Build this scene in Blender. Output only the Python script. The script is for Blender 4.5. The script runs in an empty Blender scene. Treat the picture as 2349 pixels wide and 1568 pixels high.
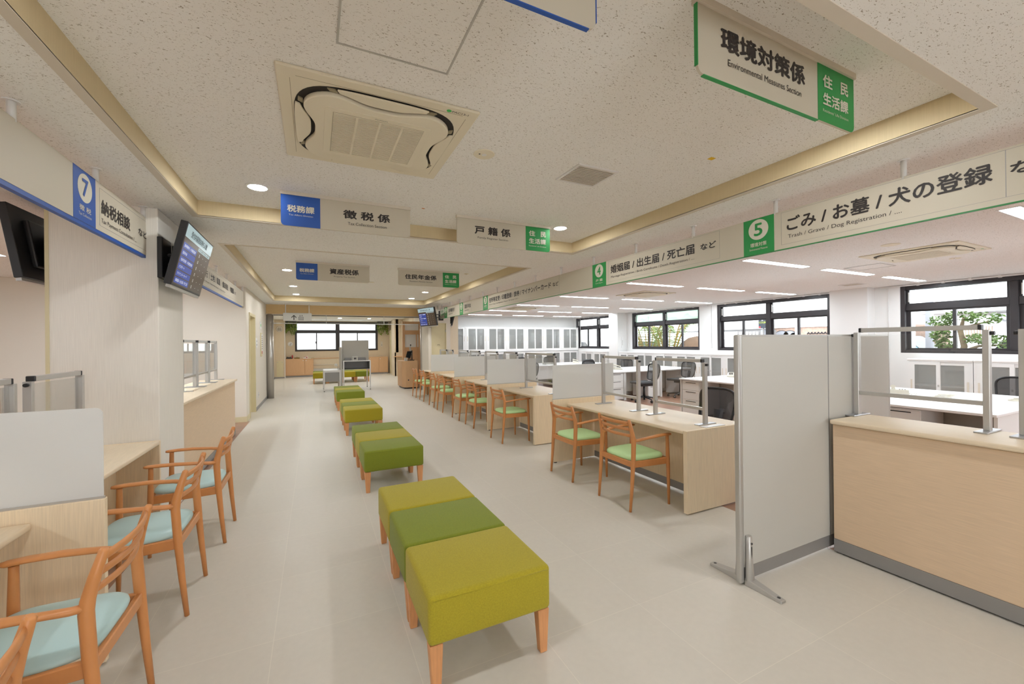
import bpy, bmesh, math, random
from mathutils import Vector, Matrix
random.seed(7)
PI = math.pi
S = bpy.context.scene
C = S.collection

# ------------------------------------------------------------------ camera, world, exposure
F_PX, YAW, PITCH, ROLL = 938.13, 0.450422, 0.00139061, -0.01068997
cam = bpy.data.cameras.new('camera'); cam_o = bpy.data.objects.new('camera', cam); C.objects.link(cam_o)
cam.sensor_fit = 'HORIZONTAL'; cam.sensor_width = 36.0; cam.lens = F_PX * 36.0 / 2349.0
cam.clip_start = 0.05; cam.clip_end = 300
_f0 = Vector((math.sin(YAW), math.cos(YAW), 0)); _r0 = Vector((math.cos(YAW), -math.sin(YAW), 0)); _u0 = Vector((0, 0, 1))
_fw = _f0 * math.cos(PITCH) + _u0 * math.sin(PITCH); _u2 = _u0 * math.cos(PITCH) - _f0 * math.sin(PITCH)
_rr = _r0 * math.cos(ROLL) + _u2 * math.sin(ROLL); _uu = _u2 * math.cos(ROLL) - _r0 * math.sin(ROLL)
cam_o.matrix_world = Matrix(((_rr.x, _uu.x, -_fw.x, 0), (_rr.y, _uu.y, -_fw.y, 0), (_rr.z, _uu.z, -_fw.z, 1.45), (0, 0, 0, 1)))
S.camera = cam_o

W = bpy.data.worlds.new('world'); S.world = W; W.use_nodes = True
_bg = W.node_tree.nodes['Background']; _bg.inputs[0].default_value = (0.93, 0.97, 1.0, 1); _bg.inputs[1].default_value = 7.0
S.view_settings.view_transform = 'Standard'; S.view_settings.look = 'None'
S.view_settings.gamma = 1.0; S.view_settings.use_curve_mapping = False
S.view_settings.exposure = 0.0
S.cycles.use_denoising = True
S.cycles.max_bounces = 10; S.cycles.diffuse_bounces = 6; S.cycles.transparent_max_bounces = 24
S.cycles.sample_clamp_indirect = 6.0
HALL_LAMP = 262.0     # radiance of the round downlights
OFFICE_LAMP = 50.0     # radiance of the linear office lights
WARM = (0.985, 1.0, 1.01); COOL = (0.89, 0.98, 1.05)

# ------------------------------------------------------------------ materials
def lin(c):
    return tuple((v / 12.92 if v <= 0.04045 else ((v + 0.055) / 1.055) ** 2.4) for v in c)
def rgb(r, g, b): return lin((r / 255, g / 255, b / 255))
M = {}
def mat(name, col, rough=0.5, metal=0.0, spec=0.5, var=0.0, vscale=8.0, bump=0.0, bscale=200.0, emit=None, estr=0.0, sheen=0.0, stretch=(1, 1, 1), coat=0.0):
    m = bpy.data.materials.new(name); m.use_nodes = True; nt = m.node_tree; b = nt.nodes['Principled BSDF']
    b.inputs['Base Color'].default_value = (*col, 1); b.inputs['Roughness'].default_value = rough
    b.inputs['Metallic'].default_value = metal; b.inputs['Specular IOR Level'].default_value = spec
    b.inputs['Coat Weight'].default_value = coat; b.inputs['Sheen Weight'].default_value = sheen
    if emit: b.inputs['Emission Color'].default_value = (*emit, 1); b.inputs['Emission Strength'].default_value = estr
    tc = mp = None
    if var or bump:
        tc = nt.nodes.new('ShaderNodeTexCoord'); mp = nt.nodes.new('ShaderNodeMapping'); mp.inputs['Scale'].default_value = stretch
        nt.links.new(tc.outputs['Object'], mp.inputs[0])
    if var:
        n = nt.nodes.new('ShaderNodeTexNoise'); n.inputs['Scale'].default_value = vscale; n.inputs['Detail'].default_value = 5
        nt.links.new(mp.outputs[0], n.inputs['Vector'])
        cr = nt.nodes.new('ShaderNodeValToRGB'); cr.color_ramp.elements[0].position = 0.3; cr.color_ramp.elements[1].position = 0.7
        cr.color_ramp.elements[0].color = (*[c * (1 - var) for c in col], 1); cr.color_ramp.elements[1].color = (*[min(1, c * (1 + var)) for c in col], 1)
        nt.links.new(n.outputs[0], cr.inputs[0]); nt.links.new(cr.outputs[0], b.inputs['Base Color'])
    if bump:
        n2 = nt.nodes.new('ShaderNodeTexNoise'); n2.inputs['Scale'].default_value = bscale; n2.inputs['Detail'].default_value = 2
        nt.links.new(mp.outputs[0], n2.inputs['Vector'])
        bp = nt.nodes.new('ShaderNodeBump'); bp.inputs['Strength'].default_value = bump; bp.inputs['Distance'].default_value = 0.002
        nt.links.new(n2.outputs[0], bp.inputs['Height']); nt.links.new(bp.outputs[0], b.inputs['Normal'])
    M[name] = m; return m

mat('wood_chair', rgb(202, 136, 80), 0.36, var=0.04, vscale=7, stretch=(5, 5, 2))
mat('wood_leg', rgb(212, 150, 98), 0.45, var=0.08, vscale=6, stretch=(20, 20, 2))
mat('ash_top', rgb(230, 212, 184), 0.42, var=0.06, vscale=5, stretch=(40, 2, 30))
mat('ash_side', rgb(232, 212, 180), 0.45, var=0.07, vscale=5, stretch=(40, 40, 1.5))
mat('ash_front', rgb(220, 194, 163), 0.45, var=0.06, vscale=5, stretch=(30, 1.5, 45))
mat('beam_wood', rgb(214, 182, 130), 0.5, var=0.05, vscale=5, stretch=(1.5, 30, 30))
mat('cab_wood', rgb(212, 170, 128), 0.5, var=0.06, vscale=5, stretch=(40, 40, 1.5))
mat('pillar_skin', rgb(230, 225, 216), 0.55, var=0.05, vscale=5, stretch=(45, 45, 1.0))
mat('wall_paint', rgb(224, 217, 205), 0.8, bump=0.15, bscale=250)
mat('wall_white', rgb(228, 227, 225), 0.8, bump=0.12, bscale=250)
mat('wall_beige', rgb(214, 198, 172), 0.75, var=0.03, vscale=5, stretch=(30, 30, 1))
mat('coffer_side', rgb(206, 188, 150), 0.7, var=0.03, vscale=5, stretch=(30, 30, 1))
mat('trim_light', rgb(212, 203, 188), 0.6)
mat('door_beige', rgb(214, 203, 166), 0.5)
mat('fabric_yellow', rgb(166, 152, 30), 0.9, sheen=0.1, var=0.10, vscale=160, bump=0.5, bscale=420)
mat('fabric_green', rgb(122, 132, 30), 0.9, sheen=0.08, var=0.10, vscale=160, bump=0.5, bscale=420)
mat('vinyl_green', rgb(194, 230, 168), 0.38, bump=0.08, bscale=400)
mat('vinyl_blue', rgb(182, 212, 212), 0.36, bump=0.08, bscale=400)
mat('alu', rgb(190, 188, 184), 0.38, metal=0.55)
mat('alu_bright', rgb(186, 188, 192), 0.28, metal=0.85)
mat('steel', rgb(196, 192, 186), 0.3, metal=0.75)
mat('kick_gray', rgb(150, 148, 146), 0.45, metal=0.3)
mat('black_frame', rgb(48, 44, 46), 0.4)
mat('black_plastic', rgb(34, 33, 34), 0.42)
mat('dark_gray', rgb(66, 64, 64), 0.55)
mat('mesh_black', rgb(52, 51, 52), 0.75, bump=0.6, bscale=500)
mat('white_metal', rgb(228, 227, 225), 0.4)
mat('white_desk', rgb(238, 237, 236), 0.35)
mat('white_plastic', rgb(222, 217, 202), 0.45)
mat('cream_plastic', rgb(228, 220, 198), 0.5)
mat('grille_cream', rgb(150, 140, 114), 0.6)
mat('dark_slot', rgb(40, 36, 32), 0.8)
mat('panel_beige', rgb(192, 190, 183), 0.55, bump=0.1, bscale=500)
mat('sign_plate', rgb(200, 192, 174), 0.55)
mat('sign_blue', rgb(34, 84, 168), 0.5)
mat('sign_green', rgb(36, 144, 72), 0.5)
mat('ink_dark', rgb(48, 42, 40), 0.6)
mat('ink_pale', rgb(216, 212, 196), 0.6)
mat('ink_green', rgb(70, 140, 90), 0.6)
mat('ink_blue', rgb(70, 100, 160), 0.6)
mat('red', rgb(190, 40, 44), 0.5); mat('yellow', rgb(226, 186, 30), 0.6); mat('orange_tape', rgb(206, 120, 40), 0.6)
mat('green_light', rgb(60, 190, 90), 0.5)
mat('screen_dark', rgb(24, 20, 17), 0.3, spec=0.25, emit=rgb(72, 58, 44), estr=0.8)
mat('screen_blue', rgb(20, 26, 60), 0.3, spec=0.25, emit=rgb(44, 76, 170), estr=0.7)
mat('screen_pale', rgb(60, 66, 66), 0.3, spec=0.25, emit=rgb(168, 190, 192), estr=0.85)
mat('screen_ink', rgb(225, 225, 225), 0.3, emit=rgb(215, 225, 225), estr=0.5)
mat('outside_white', rgb(240, 240, 240), 0.8); mat('outside_gray', rgb(120, 118, 118), 0.85)
mat('outside_brick', rgb(172, 146, 132), 0.85, var=0.15, vscale=9); mat('outside_paint', rgb(150, 152, 160), 0.8)
mat('asphalt', rgb(120, 120, 122), 0.9); mat('car_teal', rgb(0, 96, 128), 0.3); mat('car_white', rgb(210, 212, 214), 0.3)
mat('car_glass', rgb(20, 26, 32), 0.1); mat('tyre', rgb(22, 22, 22), 0.8)
mat('leaf', rgb(64, 88, 30), 0.7, var=0.3, vscale=6); mat('palm_leaf', rgb(84, 104, 36), 0.7, var=0.3, vscale=5); mat('leaf_dark', rgb(126, 146, 52), 0.7, var=0.35, vscale=9)
mat('bark', rgb(96, 82, 62), 0.85, var=0.2, vscale=12); mat('palm_stem', rgb(130, 104, 50), 0.8); mat('rock', rgb(92, 72, 56), 0.9, var=0.2, vscale=4)
mat('sign_navy', rgb(26, 34, 46), 0.6); mat('sign_yellow', rgb(150, 160, 60), 0.6)
mat('lamp_hall', (0.9, 0.9, 0.9), 0.5, emit=WARM, estr=HALL_LAMP)
mat('lamp_office', (0.9, 0.9, 0.9), 0.5, emit=COOL, estr=OFFICE_LAMP)

def thin_glass(name, tint, refl=0.06, rough=0.0, haze=0.0, hazecol=(0.8, 0.8, 0.8)):
    m = bpy.data.materials.new(name); m.use_nodes = True; nt = m.node_tree; nt.nodes.clear()
    out = nt.nodes.new('ShaderNodeOutputMaterial'); tr = nt.nodes.new('ShaderNodeBsdfTransparent'); tr.inputs[0].default_value = (*tint, 1)
    gl = nt.nodes.new('ShaderNodeBsdfGlossy'); gl.inputs['Roughness'].default_value = rough
    mx = nt.nodes.new('ShaderNodeMixShader'); fr = nt.nodes.new('ShaderNodeLayerWeight'); fr.inputs[0].default_value = 0.2
    ml = nt.nodes.new('ShaderNodeMath'); ml.operation = 'MULTIPLY_ADD'; ml.inputs[1].default_value = 0.5; ml.inputs[2].default_value = refl * 0.6
    nt.links.new(fr.outputs['Fresnel'], ml.inputs[0]); nt.links.new(ml.outputs[0], mx.inputs[0])
    nt.links.new(tr.outputs[0], mx.inputs[1]); nt.links.new(gl.outputs[0], mx.inputs[2]); last = mx
    if haze:
        df = nt.nodes.new('ShaderNodeBsdfDiffuse'); df.inputs[0].default_value = (*hazecol, 1)
        tl = nt.nodes.new('ShaderNodeBsdfTranslucent'); tl.inputs[0].default_value = (*hazecol, 1)
        ad = nt.nodes.new('ShaderNodeMixShader'); ad.inputs[0].default_value = 0.5
        nt.links.new(df.outputs[0], ad.inputs[1]); nt.links.new(tl.outputs[0], ad.inputs[2])
        m2 = nt.nodes.new('ShaderNodeMixShader'); m2.inputs[0].default_value = haze
        nt.links.new(mx.outputs[0], m2.inputs[1]); nt.links.new(ad.outputs[0], m2.inputs[2]); last = m2
    nt.links.new(last.outputs[0], out.inputs[0]); M[name] = m; return m
thin_glass('glass_clear', (0.985, 0.99, 0.985), 0.05)
thin_glass('glass_cab', (0.95, 0.96, 0.95), 0.06, haze=0.3, hazecol=(0.7, 0.7, 0.69))
thin_glass('glass_frost', (0.9, 0.92, 0.9), 0.05, 0.3, haze=0.8, hazecol=(0.86, 0.86, 0.85))
thin_glass('glass_milk', (0.95, 0.97, 0.97), 0.03, 0.3, haze=0.75, hazecol=(0.92, 0.95, 0.95))
thin_glass('glass_green', (0.8, 0.92, 0.84), 0.03, 0.3, haze=0.55, hazecol=(0.72, 0.84, 0.76))
thin_glass('mesh_back', (1, 1, 1), 0.0, 0.6, haze=0.82, hazecol=rgb(70, 68, 68))

def mat_tile():
    m = bpy.data.materials.new('floor_tile'); m.use_nodes = True; nt = m.node_tree; b = nt.nodes['Principled BSDF']
    tc = nt.nodes.new('ShaderNodeTexCoord'); mp = nt.nodes.new('ShaderNodeMapping'); mp.inputs['Location'].default_value = (-0.405 + 0.5975 * 20, -1.145 + 0.59 * 20, 0)
    br = nt.nodes.new('ShaderNodeTexBrick'); br.offset = 0.0; br.squash = 1.0
    br.inputs['Scale'].default_value = 1.0; br.inputs['Brick Width'].default_value = 0.5975; br.inputs['Row Height'].default_value = 0.59
    br.inputs['Mortar Size'].default_value = 0.0016; br.inputs['Mortar Smooth'].default_value = 0.2; br.inputs['Bias'].default_value = 0.0
    c = rgb(212, 206, 195)
    br.inputs['Color1'].default_value = (*c, 1); br.inputs['Color2'].default_value = (*[v * 0.975 for v in c], 1); br.inputs['Mortar'].default_value = (*rgb(222, 216, 203), 1)
    nt.links.new(tc.outputs['Object'], mp.inputs[0]); nt.links.new(mp.outputs[0], br.inputs['Vector'])
    n = nt.nodes.new('ShaderNodeTexNoise'); n.inputs['Scale'].default_value = 30; n.inputs['Detail'].default_value = 6
    nt.links.new(tc.outputs['Object'], n.inputs['Vector'])
    mx = nt.nodes.new('ShaderNodeMixRGB'); mx.blend_type = 'MULTIPLY'; mx.inputs[0].default_value = 1.0
    cr = nt.nodes.new('ShaderNodeValToRGB'); cr.color_ramp.elements[0].color = (0.95, 0.95, 0.95, 1); cr.color_ramp.elements[1].color = (1.03, 1.03, 1.03, 1)
    nt.links.new(n.outputs[0], cr.inputs[0]); nt.links.new(br.outputs[0], mx.inputs[1]); nt.links.new(cr.outputs[0], mx.inputs[2])
    nt.links.new(mx.outputs[0], b.inputs['Base Color']); b.inputs['Roughness'].default_value = 0.42; b.inputs['Specular IOR Level'].default_value = 0.35
    M['floor_tile'] = m
mat_tile()
def mat_plank():
    m = bpy.data.materials.new('plank'); m.use_nodes = True; nt = m.node_tree; b = nt.nodes['Principled BSDF']
    tc = nt.nodes.new('ShaderNodeTexCoord'); mp = nt.nodes.new('ShaderNodeMapping'); mp.inputs['Location'].default_value = (20, 20, 0)
    br = nt.nodes.new('ShaderNodeTexBrick'); br.inputs['Scale'].default_value = 1.0; br.inputs['Brick Width'].default_value = 0.9; br.inputs['Row Height'].default_value = 0.15
    br.inputs['Mortar Size'].default_value = 0.001
    br.inputs['Color1'].default_value = (*rgb(164, 126, 104), 1); br.inputs['Color2'].default_value = (*rgb(148, 112, 92), 1); br.inputs['Mortar'].default_value = (*rgb(110, 78, 60), 1)
    nt.links.new(tc.outputs['Object'], mp.inputs[0]); nt.links.new(mp.outputs[0], br.inputs['Vector'])
    nt.links.new(br.outputs[0], b.inputs['Base Color']); b.inputs['Roughness'].default_value = 0.3; M['plank'] = m
mat_plank()
def mat_ceiling():
    m = bpy.data.materials.new('ceiling_board'); m.use_nodes = True; nt = m.node_tree; b = nt.nodes['Principled BSDF']
    tc = nt.nodes.new('ShaderNodeTexCoord'); mp = nt.nodes.new('ShaderNodeMapping'); mp.inputs['Scale'].default_value = (85, 170, 90)
    n = nt.nodes.new('ShaderNodeTexNoise'); n.inputs['Scale'].default_value = 1.0; n.inputs['Detail'].default_value = 3.0; n.inputs['Distortion'].default_value = 1.2
    nt.links.new(tc.outputs['Object'], mp.inputs[0]); nt.links.new(mp.outputs[0], n.inputs['Vector'])
    cr = nt.nodes.new('ShaderNodeValToRGB'); e = cr.color_ramp.elements
    base = rgb(240, 239, 236); spk = rgb(162, 153, 140)
    e[0].position = 0.0; e[0].color = (*spk, 1); e[1].position = 1.0; e[1].color = (*base, 1)
    a = e.new(0.335); a.color = (*spk, 1); d = e.new(0.375); d.color = (*base, 1)
    nt.links.new(n.outputs[0], cr.inputs[0]); nt.links.new(cr.outputs[0], b.inputs['Base Color'])
    bp = nt.nodes.new('ShaderNodeBump'); bp.inputs['Strength'].default_value = 0.25; bp.inputs['Distance'].default_value = 0.003
    nt.links.new(n.outputs[0], bp.inputs['Height']); nt.links.new(bp.outputs[0], b.inputs['Normal'])
    b.inputs['Roughness'].default_value = 0.9; b.inputs['Specular IOR Level'].default_value = 0.1; M['ceiling_board'] = m
mat_ceiling()

# ------------------------------------------------------------------ mesh helpers
def wloc(o):
    v = Vector((0, 0, 0))
    while o is not None: v += o.location; o = o.parent
    return v
class MB:
    def __init__(s): s.v = []; s.f = []; s.sm = []
    def add(s, vs, fs, smooth=False):
        n = len(s.v); s.v += [tuple(p) for p in vs]; s.f += [tuple(i + n for i in q) for q in fs]; s.sm += [smooth] * len(fs); return s
    def box(s, x0, x1, y0, y1, z0, z1):
        x0, x1 = min(x0, x1), max(x0, x1); y0, y1 = min(y0, y1), max(y0, y1); z0, z1 = min(z0, z1), max(z0, z1)
        return s.add([(x0, y0, z0), (x1, y0, z0), (x1, y1, z0), (x0, y1, z0), (x0, y0, z1), (x1, y0, z1), (x1, y1, z1), (x0, y1, z1)],
                     [(0, 3, 2, 1), (4, 5, 6, 7), (0, 1, 5, 4), (1, 2, 6, 5), (2, 3, 7, 6), (3, 0, 4, 7)])
    def hexa(s, p):  # 8 points: bottom ring then top ring
        return s.add(p, [(0, 3, 2, 1), (4, 5, 6, 7), (0, 1, 5, 4), (1, 2, 6, 5), (2, 3, 7, 6), (3, 0, 4, 7)])
    def quad(s, a, b, c, d): return s.add([a, b, c, d], [(0, 1, 2, 3)])
    def tube(s, pts, rad, n=10, sx=1.0, side=None, smooth=True):
        pts = [Vector(p) for p in pts]; rad = rad if isinstance(rad, (list, tuple)) else [rad] * len(pts)
        vs = []; side = Vector(side) if side else None
        for i, p in enumerate(pts):
            t = (pts[min(i + 1, len(pts) - 1)] - pts[max(i - 1, 0)]).normalized()
            a = side if side is not None else (Vector((0, 0, 1)) if abs(t.z) < 0.9 else Vector((0, 1, 0)))
            u = (a - t * a.dot(t)).normalized(); w = t.cross(u)
            r = rad[i]; ru, rw = (r if not isinstance(r, tuple) else r[0]), (r if not isinstance(r, tuple) else r[1])
            vs += [p + u * (math.cos(2 * PI * k / n) * ru) + w * (math.sin(2 * PI * k / n) * rw) for k in range(n)]
        fs = []
        for i in range(len(pts) - 1):
            for k in range(n):
                a, b = i * n + k, i * n + (k + 1) % n
                fs.append((a, b, b + n, a + n))
        s.add(vs, fs, smooth)
        m = len(s.v) - len(vs)
        s.f += [tuple(m + k for k in range(n))[::-1], tuple(m + len(vs) - n + k for k in range(n))]; s.sm += [False, False]; return s
    def prism(s, poly, fn, smooth=False):  # poly 2-D, fn(a,b,t) -> point for t=0,1
        n = len(poly); vs = [fn(a, b, 0) for a, b in poly] + [fn(a, b, 1) for a, b in poly]
        s.add(vs, [tuple(range(n))[::-1], tuple(range(n, 2 * n))])
        m = len(s.v) - 2 * n
        for k in range(n):
            j = (k + 1) % n; s.f.append((m + k, m + j, m + n + j, m + n + k)); s.sm.append(smooth)
        return s
    def ball(s, c, r, n=10, m=6, sz=None):
        sz = sz or (r, r, r); vs = []; fs = []
        for i in range(m + 1):
            th = PI * i / m
            for k in range(n):
                ph = 2 * PI * k / n; vs.append((c[0] + sz[0] * math.sin(th) * math.cos(ph), c[1] + sz[1] * math.sin(th) * math.sin(ph), c[2] + sz[2] * math.cos(th)))
        for i in range(m):
            for k in range(n):
                a, b = i * n + k, i * n + (k + 1) % n; fs.append((a, a + n, b + n, b))
        return s.add(vs, fs, True)
    def build(s, name, m, parent=None, bevel=0.0, seg=2, local=False):
        me = bpy.data.meshes.new(name); off = Vector((0, 0, 0)) if (parent is None or local) else wloc(parent)
        me.from_pydata([tuple(Vector(p) - off) for p in s.v], [], s.f); me.polygons.foreach_set('use_smooth', s.sm)
        bm = bmesh.new(); bm.from_mesh(me)
        bmesh.ops.recalc_face_normals(bm, faces=bm.faces)
        if bevel:
            es = [e for e in bm.edges if len(e.link_faces) == 2 and e.calc_face_angle(0) > 0.5]
            bmesh.ops.bevel(bm, geom=es, offset=bevel, segments=seg, affect='EDGES', profile=0.5, clamp_overlap=True)
            if seg > 2:
                for fc in bm.faces: fc.smooth = True
        bm.to_mesh(me); bm.free(); me.update()
        me.materials.append(M[m]); o = bpy.data.objects.new(name, me); C.objects.link(o)
        if parent is not None: o.parent = parent
        return o
def B(*a): return MB().box(*a)
def tag(o, label=None, cat=None, group=None, kind=None):
    if label: o['label'] = label
    if cat: o['category'] = cat
    if group: o['group'] = group
    if kind: o['kind'] = kind
    return o
def thing(name, loc, label, cat, group=None):
    o = bpy.data.objects.new(name, None); o.empty_display_size = 0.1; C.objects.link(o); o.location = loc
    return tag(o, label, cat, group)
def struct(o, label=None): return tag(o, label, None, None, 'structure')
def kids(o): return [c for c in o.children]
def dup(o, parent=None):
    c = o.copy(); C.objects.link(c); c.parent = parent
    for ch in kids(o): dup(ch, c)
    return c
def place(proto, used, loc, rz, label, group=None):
    o = proto if not used else dup(proto)
    used.append(1); o.location = loc; o.rotation_euler = (0, 0, rz); o['label'] = label
    if group: o['group'] = group
    return o

_tc = {}
def text_geo(s, bold):
    k = (s, bold)
    if k not in _tc:
        cu = bpy.data.curves.new('t', 'FONT'); cu.body = s; cu.size = 1.0; cu.resolution_u = 3
        ob = bpy.data.objects.new('t', cu); C.objects.link(ob)
        dg = bpy.context.evaluated_depsgraph_get(); me = bpy.data.meshes.new_from_object(ob.evaluated_get(dg))
        vs = [tuple(v.co) for v in me.vertices]; fs = [tuple(p.vertices) for p in me.polygons]
        if bold:
            n = len(vs); v0, f0 = list(vs), list(fs)
            for j, (dx, dy) in enumerate(((bold, 0), (-bold, 0), (0, bold), (0, -bold))):
                vs += [(x + dx, y + dy, .006 * (j + 1)) for x, y, _ in v0]; fs += [tuple(i + n * (j + 1) for i in q) for q in f0]
        C.objects.unlink(ob); bpy.data.objects.remove(ob); bpy.data.curves.remove(cu); bpy.data.meshes.remove(me)
        _tc[k] = (vs, fs)
    return _tc[k]
class Pl:  # a plane to write on: origin, right, up
    def __init__(s, o, r, u): s.o, s.r, s.u = Vector(o), Vector(r).normalized(), Vector(u).normalized(); s.n = s.r.cross(s.u)
    def p(s, a, b, d=0.0): return s.o + s.r * a + s.u * b + s.n * d
def txt(parent, t, P, a0, a1, b0, b1, m, bold=0.024, d=0.0015, name='lettering'):
    vs, fs = text_geo(t, bold)
    if not vs: return None
    x0, x1 = min(v[0] for v in vs), max(v[0] for v in vs); y0, y1 = min(v[1] for v in vs), max(v[1] for v in vs)
    sx = (a1 - a0) / max(1e-6, x1 - x0); sy = (b1 - b0) / max(1e-6, y1 - y0)
    mb = MB().add([P.p(a0 + (v[0] - x0) * sx, b0 + (v[1] - y0) * sy, d + v[2] * .03) for v in vs], fs)
    me = bpy.data.meshes.new(name); off = wloc(parent)
    me.from_pydata([tuple(Vector(p) - off) for p in mb.v], [], mb.f); me.materials.append(M[m])
    o = bpy.data.objects.new(name, me); C.objects.link(o); o.parent = parent; return o
def plate(P, a0, a1, b0, b1, d0, d1, r=(0, 0, 0, 0), mb=None, n=6):  # rounded rect slab on a plane; radii bl, br, tr, tl
    pts = []
    for (cx, cy, rr, st) in ((a0, b0, r[0], PI), (a1, b0, r[1], 1.5 * PI), (a1, b1, r[2], 0), (a0, b1, r[3], 0.5 * PI)):
        if rr <= 0: pts.append((cx, cy)); continue
        ox = cx + (rr if cx == a0 else -rr); oy = cy + (rr if cy == b0 else -rr)
        pts += [(ox + rr * math.cos(st + k * PI / 2 / n), oy + rr * math.sin(st + k * PI / 2 / n)) for k in range(n + 1)]
    mb = mb or MB(); return mb.prism(pts, lambda a, b, t: P.p(a, b, d0 + (d1 - d0) * t))
def disc(P, a, b, ra, rb, d0, d1, n=28, mb=None):
    return (mb or MB()).prism([(a + ra * math.cos(2 * PI * k / n), b + rb * math.sin(2 * PI * k / n)) for k in range(n)], lambda x, y, t: P.p(x, y, d0 + (d1 - d0) * t))
def facing(d, o):
    return {'-y': Pl(o, (1, 0, 0), (0, 0, 1)), '+y': Pl(o, (-1, 0, 0), (0, 0, 1)), '-x': Pl(o, (0, -1, 0), (0, 0, 1)), '+x': Pl(o, (0, 1, 0), (0, 0, 1)),
            'down': Pl(o, (1, 0, 0), (0, -1, 0))}[d]

# ------------------------------------------------------------------ room shell
ZC, ZR = 2.56, 2.69
XW = 11.05            # inner face of the window wall
YB = 16.2             # back wall of the office
def S_(name, mb, m, bevel=0.0, label=None): return struct(mb.build(name, m, None, bevel), label)
# floors
S_('floor', MB().box(-1.12, 3.2, -5.2, 13, -0.1, 0.0).box(-1.12, 3.36, 13, 22, -0.1, 0.0), 'floor_tile', label='pale beige floor tiles of the public hall')
S_('floor', MB().box(3.2, XW + .2, -5.2, 13, -0.1, 0.0).box(3.36, XW + .2, 13, YB, -0.1, 0.0).box(-5.9, -1.12, -5.2, 9.25, -0.1, 0.0), 'plank', label='brown plank floor behind the counters')
S_('floor', MB().box(3.36, 5.0, YB, 22, -0.1, 0.0).box(-1.75, -1.12, 9.25, 22, -0.1, 0.0), 'floor_tile', label='beige floor tiles at the edge of the waiting area')
# ceiling with two coffers
c1 = (-0.893, 2.93, 0.78, 4.295); c2 = (-0.893, 2.89, 5.39, 11.76); c0 = (-0.893, 2.93, -4.2, -0.35)
xs = [-5.9, -0.893, 2.93, XW + .2]; mb = MB()
def cz(y0, y1, z, x0, x1): mb.box(x0, x1, y0, y1, z, z + 0.1)
for x0, x1 in ((-5.9, -0.893), (2.93, XW + .2)): cz(-5.2, 22, ZC, x0, x1)
for y0, y1 in ((-5.2, -4.2), (-0.35, 0.78), (4.295, 5.39), (11.76, 22)): cz(y0, y1, ZC, -0.893, 2.93)
for x0, x1, y0, y1 in (c0, c1, c2): cz(y0, y1, ZR, x0, 2.93)
S_('ceiling', mb, 'ceiling_board')
for i, (x0, x1, y0, y1) in enumerate((c1, c2, c0)):
    t = 0.012; z1 = ZR
    S_('trim_%d' % (i + 1), MB().box(x0, x0 + t, y0, y1, ZC, z1).box(x1 - t, x1, y0, y1, ZC, z1).box(x0 + t, x1 - t, y0, y0 + t, ZC, z1).box(x0 + t, x1 - t, y1 - t, y1, ZC, z1), 'coffer_side')
    e = 0.035; zt = ZC - 0.004
    S_('trim_%d' % (i + 5), MB().box(x0 - e, x0 + t, y0 - e, y1 + e, zt, ZC + .004).box(x1 - t, x1 + e, y0 - e, y1 + e, zt, ZC + .004).box(x0 + t, x1 - t, y0 - e, y0 + t, zt, ZC + .004).box(x0 + t, x1 - t, y1 - t, y1 + e, zt, ZC + .004), 'trim_light')
# left office walls, pillar and corridor wall
S_('wall_left_office', MB().box(-6.0, -5.9, -5.2, 9.3, 0, ZC).box(-5.9, -1.17, 9.2, 9.32, 0, ZC), 'wall_paint')
DY0, DY1 = 9.62, 10.52
S_('wall_left', MB().box(-1.3, -1.17, 9.32, DY0, 0, ZC).box(-1.3, -1.17, DY1, 13.05, 0, ZC).box(-1.3, -1.17, DY0, DY1, 2.11, ZC), 'wall_paint')
S_('baseboard_left', MB().box(-1.172, -1.158, 10.52, 13.05, 0, 0.07), 'kick_gray')
S_('baseboard_left_office', MB().box(-1.185, -1.158, 9.18, 9.6, 0, 0.1).box(-5.9, -1.185, 9.186, 9.2, 0, 0.1), 'door_beige')
PX0, PX1, PY0, PY1 = -1.775, -1.125, 4.2, 4.88
S_('pillar', B(PX0, PX1, PY0, PY1, 0, ZC), 'pillar_skin', 0.006)
S_('trim_9', MB().box(PX0 - .004, PX0 + .018, PY0 - .004, PY0 + .02, 0, ZC), 'door_beige')
# door in the corridor wall
d = struct(B(-1.29, -1.25, DY0 + .06, DY1 - .06, 0.01, 2.05).build('door_1', 'door_beige'), 'beige door in the corridor wall, black lever handle')
MB().box(-1.3, -1.155, DY0, DY0 + .06, 0, 2.11).box(-1.3, -1.155, DY1 - .06, DY1, 0, 2.11).box(-1.3, -1.155, DY0 + .06, DY1 - .06, 2.05, 2.11).build('frame', 'door_beige', d)
MB().box(-1.25, -1.235, DY0 + .1, DY0 + .14, 0.98, 1.14).tube([(-1.245, DY0 + .12, 1.03), (-1.2, DY0 + .12, 1.03), (-1.2, DY0 + .24, 1.03)], 0.01, 8).build('handle', 'black_plastic', d)
# right-hand closet block, back wall, window wall
KX0, KX1, KY = 3.0, 3.66, 11.8
S_('wall_closet', MB().box(KX0, 3.09, KY, 12.6, 0, ZC).box(3.54, KX1, KY, YB, 0, ZC).box(3.09, 3.54, KY, 12.0, 2.05, ZC).box(3.29, 3.43, KY - .06, KY, 2.12, ZC), 'wall_paint')
d = struct(B(3.105, 3.525, KY + .03, KY + .07, 0.01, 2.035).build('door_2', 'door_beige'), 'narrow beige closet door beside the wall monitor')
MB().box(3.09, 3.105, KY - .01, KY + .1, 0, 2.05).box(3.525, 3.54, KY - .01, KY + .1, 0, 2.05).box(3.105, 3.525, KY - .01, KY + .1, 2.035, 2.05).build('frame', 'door_beige', d)
MB().box(3.515, 3.53, KY - .016, KY + .03, 1.78, 1.86).build('hinge', 'alu', d)
txt(d, 'PS', facing('-y', (0, KY + .03, 0)), 3.28, 3.35, 1.39, 1.42, 'ink_dark', 0)
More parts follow.
